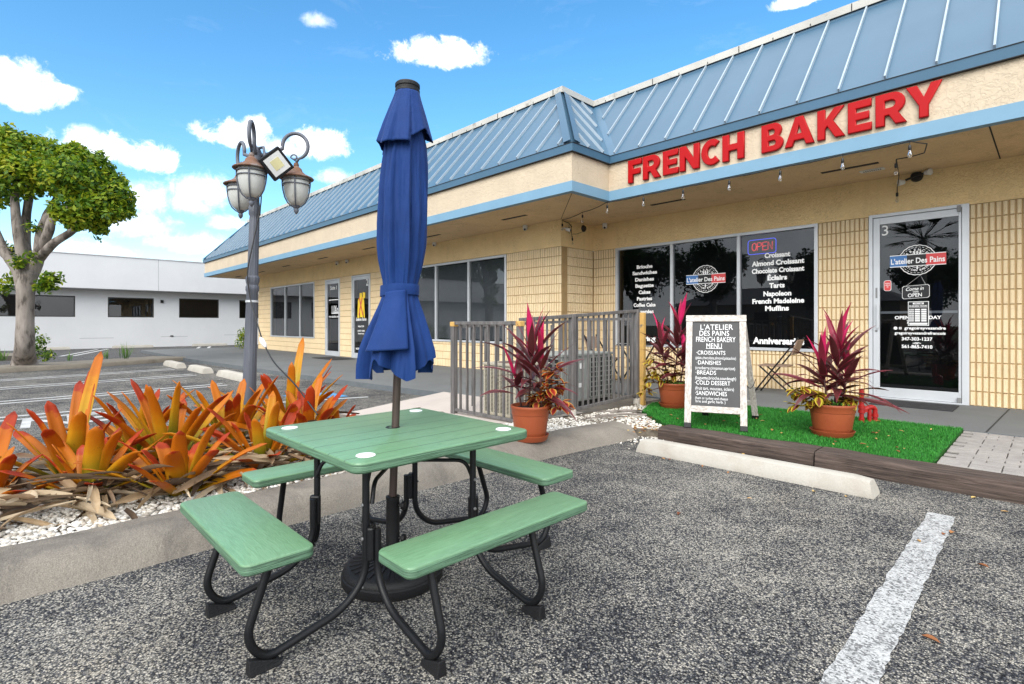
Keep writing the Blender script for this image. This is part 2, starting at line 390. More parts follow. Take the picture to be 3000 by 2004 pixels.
M['paint_far'] = mk_concrete('far_white_line', (.55, .55, .54), (.42, .42, .41), (.2, .2, .2), 6., .5, .1)
M['paint_blue'] = mk_concrete('blue_pavement_paint', (.10, .30, .55), (.08, .25, .46), (.1, .14, .2), 5., .5, .1)
M['timber'] = mk_wood('railway_timber', (.125, .092, .076), (.018, .012, .010), 0, 3., .9, .9, world=True, stretch=18)
M['turf'] = simple('turf_base', (.018, .10, .012), (.012, .07, .01), 8, .9, 0, .5, 90, .2, (1,1,1), True)
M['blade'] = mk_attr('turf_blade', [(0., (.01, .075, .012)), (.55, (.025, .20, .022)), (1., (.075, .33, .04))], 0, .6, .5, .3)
M['paver'] = mk_concrete('paver_stone', (.36, .335, .31), (.27, .25, .235), (.2, .185, .175), 6., .4, .3)
M['paver_joint'] = simple('paver_joint', (.10, .09, .08), None, 10, .95)
M['pebble'] = None
def mk_pebble():
    m, nt, b = new_mat('white_pebble'); a = nt.nodes.new('ShaderNodeAttribute'); a.attribute_name = 'col'
    sp = nt.nodes.new('ShaderNodeSeparateColor'); L(nt, a.outputs['Color'], sp.inputs[0])
    col = ramp(nt, sp.outputs[0], [(0., (.36, .31, .25)), (.25, (.56, .52, .45)), (.7, (.70, .67, .61)), (1., (.80, .78, .74))])
    L(nt, col, b.inputs['Base Color']); b.inputs['Roughness'].default_value = .7; return m
M['pebble'] = mk_pebble()
M['gravel_base'] = simple('gravel_soil', (.20, .17, .135), (.13, .11, .085), 40, .95, 0, .6, 60, .2, (1,1,1), True)
M['terracotta'] = simple('terracotta_plastic', (.33, .078, .028), (.29, .066, .024), 5, .48, 0, .1, 120, .4)
M['soil'] = simple('potting_soil', (.03, .022, .016), None, 30, .95, 0, .8, 60)
M['fence'] = mk_wood('weathered_grey_fence', (.185, .175, .17), (.07, .066, .066), 2, 3., .6, .35, stretch=9)
M['fence_yellow'] = simple('yellow_cap_paint', (.62, .38, .11), (.48, .30, .10), 14, .6, 0, .2, 60, .3, (1,1,1), True, ((.15, .13, .12), 9, .56, .9))
M['ac_tan'] = simple('ac_tan_casing', (.50, .46, .36), (.44, .40, .31), 4, .5)
M['ac_grey'] = simple('ac_grey_casing', (.30, .32, .30), (.25, .265, .25), 5, .5)
M['barn_wood'] = mk_wood('whitewashed_wood', (.66, .63, .59), (.24, .20, .17), 2, 4., .8, .4, stretch=16)
M['barn_wood_x'] = mk_wood('whitewashed_rail', (.66, .63, .59), (.24, .20, .17), 0, 4., .8, .4, stretch=16)
M['chalk'] = simple('chalkboard', (.018, .018, .020), (.028, .028, .03), 5, .55)
M['chalk_ink'] = simple('chalk_marker', (.80, .80, .80), None, 5, .7)
M['wicker'] = simple('woven_seat', (.30, .20, .14), (.20, .13, .09), 60, .7, 0, .7, 120)
M['red_pipe'] = simple('red_pipe_paint', (.36, .010, .009), (.28, .008, .007), 12, .4, 0, .2, 60, .5)
M['rubber'] = simple('rubber_mat', (.03, .03, .033), (.05, .05, .053), 14, .9, 0, .6, 220, .2)
M['white_wall'] = mk_concrete('white_stucco_wall', (.66, .66, .66), (.62, .62, .625), (.56, .56, .565), .7, .3, .15, .03)
M['white_soffit'] = simple('grey_soffit', (.34, .34, .345), None, 3, .8)
M['win_film'] = simple('brown_shade', (.10, .075, .06), None, 2, .7)
M['win_frame_dark'] = simple('dark_window_frame', (.03, .028, .026), None, 4, .5)
M['cam_white'] = simple('camera_white_plastic', (.72, .72, .70), None, 5, .4)
M['bulb'] = mk_glass('clear_bulb', (.9, .9, .88), 1.6, .02)
M['bark'] = simple('grey_bark', (.30, .265, .235), (.15, .128, .11), 7, .9, 0, 1., 26, .2, (1,1,.3), False, ((.07, .06, .052), 7, .52, .85))
M['leaf'] = mk_attr('tree_leaf', [(0., (.022, .06, .008)), (.28, (.07, .16, .012)), (.55, (.20, .30, .015)), (1., (.42, .42, .025))], 0, .5, .75, .3, .4)
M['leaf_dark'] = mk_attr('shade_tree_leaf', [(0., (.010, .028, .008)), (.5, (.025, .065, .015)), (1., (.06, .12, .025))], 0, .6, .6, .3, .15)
M['brom'] = mk_attr('bromeliad_leaf', [(0., (.22, .25, .02)), (.2, (.44, .32, .02)), (.42, (.62, .30, .012)), (.66, (.56, .17, .007)), (.95, (.54, .14, .006)), (1., (.42, .045, .008))], 0, .42, .7, .3, .35, None, ((.10, .04, .015), 26, .68, .55))
M['dry'] = mk_attr('dry_leaf', [(0., (.07, .045, .028)), (.35, (.20, .13, .075)), (.7, (.40, .285, .165)), (1., (.52, .42, .29))], 2, .7, .2, .25, .15)
M['cord'] = mk_attr('cordyline_leaf', [(0., (.10, .022, .022)), (.45, (.085, .020, .022)), (.72, (.22, .012, .035)), (.86, (.50, .012, .085)), (1., (.68, .025, .14))], 2, .32, .05, .5, .2, ((.30, .03, .06), .72, 1.))
M['coleus_y'] = mk_attr('coleus_yellow_leaf', [(0., (.13, .03, .012)), (.5, (.20, .05, .012)), (1., (.42, .30, .02))], 1, .5, .15, .4, .2, ((.52, .42, .03), .45, .72))
M['coleus_r'] = mk_attr('coleus_red_leaf', [(0., (.20, .012, .012)), (.5, (.34, .03, .012)), (1., (.50, .15, .02))], 1, .5, .3, .4, .2, ((.55, .33, .06), .62, .85))
M['stem'] = simple('plant_stem', (.09, .035, .03), None, 20, .7)
M['moss'] = mk_attr('small_green_leaf', [(0., (.02, .08, .01)), (1., (.10, .26, .03))], 0, .6, .6)
M['grass_weed'] = mk_attr('weed_blade', [(0., (.04, .11, .02)), (1., (.18, .32, .06))], 0, .6, .5, .3, .2)
M['litter'] = mk_attr('fallen_leaf', [(0., (.16, .05, .02)), (.5, (.34, .15, .05)), (1., (.50, .36, .12))], 2, .7, .1, .3)
M['house_wall'] = simple('tan_house_wall', (.34, .24, .17), None, 2, .9)
M['house_roof'] = simple('grey_shingle_roof', (.13, .13, .14), None, 6, .9)
M['hedge_soil'] = simple('verge', (.05, .075, .03), (.08, .07, .05), 3, .95, 0, .4, 20, .2, (1,1,1), True)
M['neon_red'] = emit('neon_red', (1., .03, .04), 1.1); M['neon_blue'] = emit('neon_blue', (.06, .09, 1.), 1.2)
M['tree_white'] = simple('white_plastic_bracket', (.7, .7, .7), None, 5, .5)
# ------------------------------------------------------------------ camera, light, sky
cam = bpy.data.cameras.new('Camera'); co = bpy.data.objects.new('Camera', cam); COL.objects.link(co); C.camera = co
co.location = (0, 0, EYE); co.rotation_euler = (R(90), 0, YAW); cam.lens = 36*FPX/3000; cam.sensor_width = 36
cam.shift_y = -(1002-CY)/3000; cam.clip_end = 3000; cam.clip_start = .05
C.render.resolution_x = 1024; C.render.resolution_y = 684
SUN_DIR = Vector((.40, -.80, .66)).normalized()
sl = bpy.data.lights.new('Sun', 'SUN'); so = bpy.data.objects.new('Sun', sl); COL.objects.link(so)
sl.energy = 2.3; sl.angle = R(42); sl.color = (1, .965, .91); so.rotation_euler = SUN_DIR.to_track_quat('Z', 'Y').to_euler()
w = bpy.data.worlds.new('World'); C.world = w; w.use_nodes = True; nt = w.node_tree; nt.nodes.clear()
out = nt.nodes.new('ShaderNodeOutputWorld'); bg = nt.nodes.new('ShaderNodeBackground'); L(nt, bg.outputs[0], out.inputs[0])
sky = nt.nodes.new('ShaderNodeTexSky'); sky.sky_type = 'NISHITA'; sky.sun_disc = False
sky.sun_elevation = math.asin(SUN_DIR.z); sky.sun_rotation = math.atan2(SUN_DIR.x, SUN_DIR.y); sky.altitude = 0; sky.air_density = 1.0; sky.dust_density = .5; sky.ozone_density = 1.6
hs = nt.nodes.new('ShaderNodeHueSaturation'); hs.inputs['Saturation'].default_value = 1.30; hs.inputs['Value'].default_value = 1.45; hs.inputs['Hue'].default_value = .492; L(nt, sky.outputs[0], hs.inputs['Color'])
tc = nt.nodes.new('ShaderNodeTexCoord'); sx = nt.nodes.new('ShaderNodeSeparateXYZ'); L(nt, tc.outputs['Generated'], sx.inputs[0])
az = math_(nt, 'ARCTAN2', sx.outputs[0], sx.outputs[1]); el = math_(nt, 'ARCSINE', sx.outputs[2])
n_big = noise(nt, tc.outputs['Generated'], 9, 6, .62, .2); n_fine = noise(nt, tc.outputs['Generated'], 30, 9, .7, .4)
nzz = math_(nt, 'ADD', math_(nt, 'MULTIPLY', math_(nt, 'SUBTRACT', n_big, .5), 1.6), math_(nt, 'MULTIPLY', math_(nt, 'SUBTRACT', n_fine, .5), 1.5))
CLOUDS = [(55,205,120,62,1.),(140,215,60,26,1.),(10,160,50,30,1.),(1005,128,118,42,1.),(975,112,50,32,1.),(250,340,120,50,1.),(330,365,90,45,1.),(210,310,60,30,.9),(545,315,100,42,1.),(590,290,45,28,1.),(735,335,85,46,1.),(650,345,90,35,.9),
 (730,48,45,26,.55),(1840,2,70,22,1.),(470,440,85,52,.9),(430,470,60,40,.7),(330,455,70,55,.85),(300,520,130,45,.85),(540,515,65,22,.8),(770,408,65,24,.8),(430,560,150,32,.75),(220,575,140,28,.7),(20,575,100,30,.6)]
tot = None; under = None
for x, y, hw, hh, a in CLOUDS:
    d = ray(*V(x, y)).normalized(); dl = ray(*V(x-hw, y)).normalized(); du = ray(*V(x, y-hh)).normalized()
    a0, e0 = math.atan2(d.x, d.y), math.asin(d.z); sw = abs(math.atan2(dl.x, dl.y)-a0); sh = abs(math.asin(du.z)-e0)
    p = math_(nt, 'DIVIDE', math_(nt, 'SUBTRACT', az, a0), sw); q = math_(nt, 'DIVIDE', math_(nt, 'SUBTRACT', el, e0), sh)
    qq = math_(nt, 'MAXIMUM', q, math_(nt, 'MULTIPLY', q, -1.45))
    r2 = math_(nt, 'ADD', math_(nt, 'MULTIPLY', p, p), math_(nt, 'MULTIPLY', qq, qq))
    f = math_(nt, 'SUBTRACT', 1., math_(nt, 'SQRT', r2))
    f = math_(nt, 'ADD', f, math_(nt, 'MULTIPLY', nzz, 1.15))
    mr = nt.nodes.new('ShaderNodeMapRange'); mr.interpolation_type = 'SMOOTHSTEP'; mr.inputs['From Min'].default_value = -.06 if a > .9 else -.10; mr.inputs['From Max'].default_value = .48 if a > .9 else .9; mr.inputs['To Max'].default_value = a
    L(nt, f, mr.inputs['Value']); f = mr.outputs[0]
    ud = math_(nt, 'MULTIPLY', math_(nt, 'MAXIMUM', math_(nt, 'MULTIPLY', q, -1.), 0.), f); under = ud if under is None else math_(nt, 'MAXIMUM', under, ud)
    tot = f if tot is None else math_(nt, 'MAXIMUM', tot, f)
# the cloud deck behind the camera, grey and broken
back = math_(nt, 'ADD', math_(nt, 'MULTIPLY', sx.outputs[0], .55), math_(nt, 'MULTIPLY', sx.outputs[1], -.83))
deck = nt.nodes.new('ShaderNodeMapRange'); deck.interpolation_type = 'SMOOTHSTEP'; deck.inputs['From Min'].default_value = -.25; deck.inputs['From Max'].default_value = .35
L(nt, math_(nt, 'ADD', back, math_(nt, 'MULTIPLY', math_(nt, 'SUBTRACT', n_big, .5), .5)), deck.inputs['Value'])
high = nt.nodes.new('ShaderNodeMapRange'); high.interpolation_type = 'SMOOTHSTEP'; high.inputs['From Min'].default_value = .62; high.inputs['From Max'].default_value = .85; L(nt, sx.outputs[2], high.inputs['Value'])
wm_ = nt.nodes.new('ShaderNodeMapping'); wm_.inputs['Scale'].default_value = (1, 1, 3.2); L(nt, tc.outputs['Generated'], wm_.inputs['Vector']); wv = wm_.outputs['Vector']
deckf = math_(nt, 'MULTIPLY', math_(nt, 'MAXIMUM', deck.outputs[0], high.outputs[0]), .92)
shade = ramp(nt, math_(nt, 'ADD', n_fine, math_(nt, 'MULTIPLY', math_(nt, 'SUBTRACT', n_big, .5), .6)), [(.3, (7.4, 7.9, 8.6)), (.62, (9.6, 9.65, 9.7))])
shade = mix(nt, ramp(nt, under, [(.05, 0.), (.7, .55)]), shade, (6.2, 6.9, 8.0))
wisp = ramp(nt, noise(nt, wv, 5, 7, .68, .8), [(.56, 0.), (.85, .10)])
col = mix(nt, math_(nt, 'MAXIMUM', tot, wisp), hs.outputs[0], shade)
deckc = ramp(nt, n_big, [(.3, (9.0, 9.5, 10.2)), (.7, (13.5, 13.7, 13.9))])
col = mix(nt, deckf, col, deckc)
L(nt, col, bg.inputs['Color']); bg.inputs['Strength'].default_value = .13
C.view_settings.view_transform = 'Standard'; C.view_settings.look = 'None'; C.view_settings.exposure = 0.58; C.view_settings.gamma = 1
C.cycles.use_denoising = True; C.cycles.max_bounces = 8; C.cycles.transparent_max_bounces = 12; C.cycles.sample_clamp_indirect = 8
# ------------------------------------------------------------------ ground
ZW = .10
g = MB(); g.quad((-400,-400,0),(400,-400,0),(400,400,0),(-400,400,0)); struct(g.build('ground', M['hedge_soil'])).location.z = -.012
lot = MB(); lot.quad((-18.7,-14,0),(14,-14,0),(14,9,0),(-18.7,9,0)); struct(lot.build('parking_lot', M['asphalt']))
lot2 = MB(); lot2.quad((-36.5,-20,-.004),(-18.8,-20,-.004),(-18.8,24,-.004),(-36.5,24,-.004)); struct(lot2.build('far_parking_lot', M['asphalt_far']))
# painted lines
def line(name, pts, w, z=.004, m='paint', wob=.0):
    mb = MB(); a, b = Vector(pts[0]), Vector(pts[1]); a.z = b.z = z; d = (b-a); n = max(2, int(d.length/.05) if wob else 2); x = Vector((-d.y, d.x, 0)).normalized()*w/2
    vs = []
    for i in range(n+1):
        p = a+d*i/n; vs += [p-x*(1+random.uniform(-wob, wob)), p+x*(1+random.uniform(-wob, wob))]
    mb.add(vs, [(2*i, 2*i+1, 2*i+3, 2*i+2) for i in range(n)]); return struct(mb.build(name, M[m]))
line('parking_line', ((-.515, 4.42, 0), (-.475, -1.5, 0)), .145, wob=.09)
for xa, ya, xb, yb in ((-16.1,-1.5,-17.3,3.4),(-15.8,-1.5,-16.9,3.4),(-14.15,-1.5,-15.0,3.4),(-13.8,-1.5,-14.6,3.4),(-11.7,-1.5,-12.15,3.3),(-11.35,-1.5,-11.8,3.3),(-9.8,-1.5,-9.8,1.2),(-9.45,-1.5,-9.45,1.0)):
    line('parking_line', ((xa,ya,0),(xb,yb,0)), .10, m='paint_far')
line('parking_line', ((-8.6,3.2,0),(-8.2,4.5,0)), .1, m='paint_far')
for k, (y0, y1) in enumerate(((2.9,3.2),(3.3,3.6),(7.4,7.7),(7.9,8.2))): line('parking_line', ((-33.2,y0+.5,0),(-27.0,y1-1.6,0)), .14, z=.001, m='paint_far')
line('parking_line', ((-34.0,11.6,0),(-30,10.9,0)), .14, z=.001, m='paint_far')
mb = MB(); put_text(mb, 'ENTER', (-9.0,-.1,.004), .8, 2.4, r=(-.05,-1,0), u=(1,-.05,0), bold=.01); struct(mb.build('road_marking', M['paint_far']))
mb = MB(); mb.quad((-9.4,3.5,.004),(-8.7,3.5,.004),(-8.5,4.3,.004),(-9.25,4.3,.004)); struct(mb.build('blue_marking', M['paint_blue']))
# raised walks
def walk(name, poly, z1, mtop, medge, z0=-.02):
    mb = MB(); n = len(poly); mb.add([(x, y, z1) for x, y in poly]+[(x, y, z0) for x, y in poly], [tuple(range(n))]); mb.k = 1
    mb.add([(x, y, z1) for x, y in poly]+[(x, y, z0) for x, y in poly], [(i, i+n, (i+1) % n+n, (i+1) % n) for i in range(n)])
    return struct(mb.build(name, [mtop, medge]))
walk('walkway', [(-28.5,8.9),(-28.5,4.4),(-20.2,4.45),(-11.1,4.95),(-8.44,5.19),(-7.15,5.32),(-5.4,5.42),(-5.4,7.6),(-6.25,8.9)], ZW, M['walk'], M['walk_edge'])
walk('walkway', [(-6.25,10),(-6.25,7.46),(-4.0,7.40),(-.5,7.49),(5,7.49),(5,10)], ZW+.002, M['walk'], M['walk_edge'])
jl = MB(); jl.quad((-.515,7.5,ZW+.006),(-.50,7.5,ZW+.006),(-.42,9.8,ZW+.006),(-.435,9.8,ZW+.006)); jl.quad((-3.9,7.45,ZW+.006),(-3.885,7.45,ZW+.006),(-3.885,9.8,ZW+.006),(-3.9,9.8,ZW+.006)); struct(jl.build('walkway_joint', M['flash_dark']))
mb = MB(); mb.add([(-6.8,2.95,.012),(-4.92,3.88,.07),(-4.25,4.28,.106),(-4.25,5.4,.106),(-5.4,5.45,.106),(-7.2,5.36,.106),(-6.86,3.39,.012)], [(0,1,5,6),(1,2,3,4,5)]); struct(mb.build('pink_ramp', M['pink']))
mb = MB(); mb.box((-5.75,4.2,-.01),(-4.22,7.44,.075)); struct(mb.build('equipment_pad', M['kerb']))
mb = MB(); mb.quad((-.69,5.36,.085),(6,5.36,.085),(6,7.5,.085),(-.69,7.5,.085)); struct(mb.build('paver_bed', M['paver_joint']))
mb = MB()
yy = 5.38; row = 0
while yy < 7.4:
    xx = -.70+(.1 if row % 2 else 0) - .1*(row % 3 == 0)
    xx = max(xx, -.69)
    while xx < 3.5:
        mb.box((xx+.004, yy+.004, .07), (xx+.196, yy+.096, .098+random.uniform(-.002, .003))); xx += .2
    yy += .1; row += 1
struct(mb.build('paver_patio', M['paver'], bevel=.004))
# ------------------------------------------------------------------ planting island: kerb, gravel
def kerb_strip(name, path, prof, m, label):
    """prof: (inward offset, z) ; inward = left of the path direction"""
    mb = MB(); n = len(path); vs = []
    for i, p in enumerate(path):
        a, b = Vector(path[max(i-1, 0)]), Vector(path[min(i+1, n-1)]); d = (b-a).normalized(); nrm = Vector((-d.y, d.x, 0))
        for off, z in prof:
            j = mnoise.noise(Vector((p[0]*3, p[1]*3, off*5)))*.012
            vs.append(Vector((p[0], p[1], 0))+nrm*(off+j)+Vector((0, 0, z+(j*.5 if z > 0 else 0))))
    k = len(prof); fs = [(i*k+j, i*k+j+1, (i+1)*k+j+1, (i+1)*k+j) for i in range(n-1) for j in range(k-1)]
    fs += [tuple(range(k)), tuple((n-1)*k+j for j in range(k-1, -1, -1))]
    mb.add(vs, fs)
    return tag(mb.build(name, m, smooth=True, auto=50), label, 'kerb')
def dens(path, step=.12):
    out = []
    for a, b in zip(path, path[1:]):
        a, b = Vector((*a, 0)), Vector((*b, 0)); n = max(1, int((b-a).length/step))
        out += [tuple((a+(b-a)*i/n)[:2]) for i in range(n)]
    return out+[path[-1]]
kp = dens([(-3.3,-2.2),(-3.29,-1.),(-3.28,-.2),(-3.26,.45),(-3.28,.85),(-3.32,1.3),(-3.33,2.),(-3.31,3.),(-3.29,3.66),(-3.25,4.3),(-3.2,4.75),(-3.17,5.0)])
kerb_strip('concrete_kerb', kp, [(-.03,-.02),(.0,.012),(.03,.045),(.07,.09),(.12,.122),(.20,.136),(.38,.140),(.42,.125),(.43,.05)], M['kerb'], 'long stained concrete kerb curving between the gravel bed and the asphalt')
ISL = [(-3.66,-2.2),(-3.66,-.2),(-3.70,.8),(-3.79,2.),(-3.82,3.6),(-3.62,4.75),(-3.3,5.05),(-2.95,5.2),(-3.0,5.6),(-3.95,6.5),(-4.24,7.3),(-4.24,4.35),(-4.9,3.9),(-6.6,3.0),(-6.7,2.2),(-6.1,1.0),(-5.6,0.),(-5.5,-2.2)]
mb = MB(); mb.add([(x, y, .095 if y < 4.9 else .06) for x, y in ISL], [tuple(range(len(ISL)))]); mb.add([(x, y, .095) for x, y in ISL]+[(x, y, -.01) for x, y in ISL], [(i, (i+1) % len(ISL), (i+1) % len(ISL)+len(ISL), i+len(ISL)) for i in range(len(ISL))])
struct(mb.build('planting_bed', M['gravel_base']))
kp2 = dens([(-5.52,-2.2),(-5.60,0.),(-6.1,1.0),(-6.7,2.2),(-6.6,3.0)][::-1])
kerb_strip('concrete_kerb', kp2, [(-.1,-.02),(-.1,.1),(-.06,.13),(.06,.13),(.08,.05)], M['kerb'], 'low concrete kerb on the far side of the orange plants')
def inside(x, y, poly):
    c = False; j = len(poly)-1
    for i in range(len(poly)):
        if (poly[i][1] > y) != (poly[j][1] > y) and x < (poly[j][0]-poly[i][0])*(y-poly[i][1])/(poly[j][1]-poly[i][1])+poly[i][0]: c = not c
        j = i
    return c
def ico(sub=1):
    bm = bmesh.new(); bmesh.ops.create_icosphere(bm, subdivisions=sub, radius=1)
    v = np.array([p.co[:] for p in bm.verts]); f = [[q.index for q in p.verts] for p in bm.faces]; bm.free(); return v, np.array(f)
def scatter(name, pts, sizes, mat, base, flat=.62):
    bv, bf = base; n = len(pts); nv = len(bv)
    th = rng.uniform(0, 2*PI, n); sc = np.stack([sizes*rng.uniform(.8, 1.35, n), sizes*rng.uniform(.65, 1., n), sizes*flat*rng.uniform(.75, 1.15, n)], 1)
    P = bv[None]*sc[:, None, :]; c, s = np.cos(th)[:, None], np.sin(th)[:, None]
    X = P[..., 0]*c-P[..., 1]*s; Y = P[..., 0]*s+P[..., 1]*c; Z = P[..., 2]+P[..., 0]*rng.uniform(-.35, .35, n)[:, None]
    vs = np.stack([X, Y, Z], -1)+np.array(pts)[:, None, :]
    fs = (bf[None]+np.arange(n)[:, None, None]*nv).reshape(-1, bf.shape[1])
    me = bpy.data.meshes.new(name); me.from_pydata(vs.reshape(-1, 3).tolist(), [], fs.tolist()); me.materials.append(mat)
    at = me.attributes.new('col', 'FLOAT_COLOR', 'POINT'); col = np.ones((n*nv, 4), np.float32); col[:, :3] = np.repeat(rng.uniform(0, 1, n), nv)[:, None]; at.data.foreach_set('color', col.ravel())
    me.polygons.foreach_set('use_smooth', [True]*len(me.polygons)); me.update()
    o = bpy.data.objects.new(name, me); COL.objects.link(o); return o
pts = []
def peb(n, x0, x1, y0, y1, zf):
    k = 0
    while k < n:
        x, y = random.uniform(x0, x1), random.uniform(y0, y1)
        if inside(x, y, ISL): pts.append((x, y, zf(x, y)+random.uniform(0, .012))); k += 1
bedz = lambda x, y: .1 if y < 4.9 else .072
peb(2600, -4.35, -3.45, -.6, 1.1, bedz); peb(1600, -4.5, -3.5, 1.1, 2.6, bedz); peb(2200, -4.4, -3.5, 2.6, 4.5, bedz); peb(1900, -4.25, -2.95, 4.4, 6.6, bedz); peb(500, -6.5, -4.3, -.2, 3.6, bedz)
o = scatter('white_pebbles', pts, np.array([random.uniform(.011, .021) for _ in pts]), M['pebble'], ico(1)); stuff(o, 'white landscaping pebbles spread over the bed around the orange plants', 'pebbles')
sp = []
for _ in range(260):
    a = random.gauss(0, 1); sp.append((random.gauss(-3.15, .22), random.gauss(5.0, .16), .006))
o = scatter('spilled_pebbles', sp, np.array([random.uniform(.008, .016) for _ in sp]), M['pebble'], ico(1)); stuff(o, 'scattered pebbles spilling onto the asphalt by the timber end', 'pebbles')
# ------------------------------------------------------------------ leaf generators
def strap_leaf(mb, base, azm, el0, Ln, W, droop, fold=.35, seg=9, shape='strap', rnd=None, twist=0., curl=1.5):
    rnd = random.random() if rnd is None else rnd; p = Vector(base); e = el0; vs = []; cs = []; fs = []
    A = Vector((math.cos(azm), math.sin(azm), 0)); S0 = Vector((-math.sin(azm), math.cos(azm), 0))
    for i in range(seg+1):
        t = i/seg
        if shape == 'strap': w_ = W*(.74+.26*math.sin(PI*min(t*1.05, 1)))*(1 if t < .88 else max(.10, math.sqrt(max(0, 1-((t-.88)/.121)**2))))
        elif shape == 'lance': w_ = W*max(.05, (math.sin(PI*(t**.72))**1.05 if t < 1 else 0)+.10*(1-t))
        else: w_ = W*max(.03, math.sin(PI*min(1, t**.8))**.8)
        d = A*math.cos(e)+Vector((0, 0, math.sin(e))); nrm = Vector((0, 0, math.cos(e)))-A*math.sin(e)
        tw = twist*t; S = S0*math.cos(tw)+nrm*math.sin(tw); nn = nrm*math.cos(tw)-S0*math.sin(tw)
        for k in (-1, -.5, 0, .5, 1):
            vs.append(p+S*(w_/2*k)+nn*(fold*w_*(k*k)*(1 if t < .8 else .6))); cs.append((t, abs(k), rnd))
        p = p+d*(Ln/seg); e -= droop*(t**curl)*(2.2/seg)
    for i in range(seg):
        for k in range(4): a = i*5+k; fs.append((a, a+1, a+6, a+5))
    mb.add(vs, fs, cs)
def bromeliad(name, x, y, n, Ln, seed, label, lean=(0, 0), hero=()):
    random.seed(seed); mb = MB(); z = .10
    n = int(n*.9)
    for i in range(n):
        f = i/n; az_ = i*2.399+random.uniform(-.3, .3); el_ = R(77-60*f)+random.uniform(-.12, .12)
        dx = lean[0]*.3+math.cos(az_); dy = lean[1]*.3+math.sin(az_); az2 = math.atan2(dy, dx)
        strap_leaf(mb, (x+.035*math.cos(az_), y+.035*math.sin(az_), z-.02), az2, el_, Ln*random.uniform(.78, 1.22)*(.86+.2*f), random.uniform(.075, .115), random.uniform(.05, .75)*(.5+.8*f), random.uniform(.10, .24), 14, twist=random.uniform(-.6, .6))
    for (a, e, l, w_, dr) in hero: strap_leaf(mb, (x, y, z), a, e, l, w_, dr, .22, 12)
    o = mb.build(name, M['brom'], smooth=True); sm = o.modifiers.new('thick', 'SOLIDIFY'); sm.thickness = .003
    return tag(o, label, 'bromeliad', 'orange bromeliads in the gravel bed')
def toward(u, v, D, x, y):    # azimuth of a leaf that should reach towards a surveyed point
    p = at_depth(u, v, D); return math.atan2(p.y-y, p.x-x), math.atan2(p.z-.1, math.hypot(p.x-x, p.y-y)), (p-Vector((x, y, .1))).length
BR = [(-4.12,.86,20,.52,'orange bromeliad with an upright vase of red-tipped leaves nearest the left bench'),
 (-4.52,.42,20,.52,'wide orange bromeliad in front, left of the one nearest the bench'),
 (-4.60,-.10,15,.44,'bromeliad at the left edge of the photo with long leaves sweeping left'),
 (-4.42,1.50,22,.62,'orange bromeliad behind the back left bench of the picnic table'),
 (-5.05,.98,22,.76,'bromeliad in the middle of the clump with tall rounded orange leaves'),
 (-5.10,.36,18,.58,'darker orange bromeliad at the back left of the clump'),
 (-5.40,1.55,22,.80,'tall yellow-orange bromeliad right in front of the lamp post'),
 (-4.80,2.00,20,.62,'orange bromeliad to the right of the clump beside the table corner'),
 (-5.50,2.12,20,.80,'bromeliad with long yellow leaves reaching right of the lamp post'),
 (-5.05,2.38,12,.40,'low bromeliad at the right end of the clump by the pink ramp'),
 (-4.15,1.95,13,.38,'small bromeliad half hidden behind the picnic table corner'),
 (-5.60,.85,16,.66,'bromeliad at the far edge of the bed with dark red leaf tips')]
for i, (x, y, n, Ln, lb) in enumerate(BR):
    hero = []; Ln *= 1.0
    if i == 8:
        for (u, v, D) in ((895,1005,5.9),(985,1068,5.8),(1015,1115,5.6),(965,1140,5.7)):
            a, e, l = toward(u, v, D, x, y); hero.append((a, e+.12, l*1.03, .09, .18))
    if i == 7:
        for (u, v, D) in ((1030,1145,5.2),(1025,1185,5.2),(950,1110,5.2)):
            a, e, l = toward(u, v, D, x, y); hero.append((a, e+.14, l*1.03, .09, .2))
    if i == 2:
        for (u, v, D) in ((20,1300,3.9),(5,1345,3.8),(45,1255,4.0),(-20,1420,3.6)):
            a, e, l = toward(u, v, D, x, y); hero.append((a, e+.18, l*1.03, .09, .25))
    if i == 5:
        for (u, v, D) in ((300,1100,5.2),(280,1135,5.0),(235,1180,5.)):
            a, e, l = toward(u, v, D, x, y); hero.append((a, e+.2, l*1.03, .09, .28))
    if i == 0:
        for (u, v, D) in ((295,1570,3.35),):
            a, e, l = toward(u, v, D, x, y); hero.append((a, e+.25, l*1.04, .07, .3))
    bromeliad('bromeliad_plant', x, y, n, Ln, 100+i, lb, hero=hero)
random.seed(11)
mb = MB()
for _ in range(330):
    k = random.random()
    if k < .62: x, y = random.gauss(-4.28, .18), random.uniform(-.5, 2.4)
    else: x, y = random.uniform(-5.5, -4.0), random.uniform(-.3, 3.1)
    if not inside(x, y, ISL) or x > -3.8: x = -4.05+random.uniform(-.15, .15)
    strap_leaf(mb, (x, y, .115+random.uniform(0, .14)), random.gauss(-.5, 1.1), random.uniform(-.2, .35), random.uniform(.22, .62), random.uniform(.015, .06), random.uniform(.0, .9), random.uniform(.2, .6), 7, rnd=random.random(), twist=random.uniform(-2, 2))
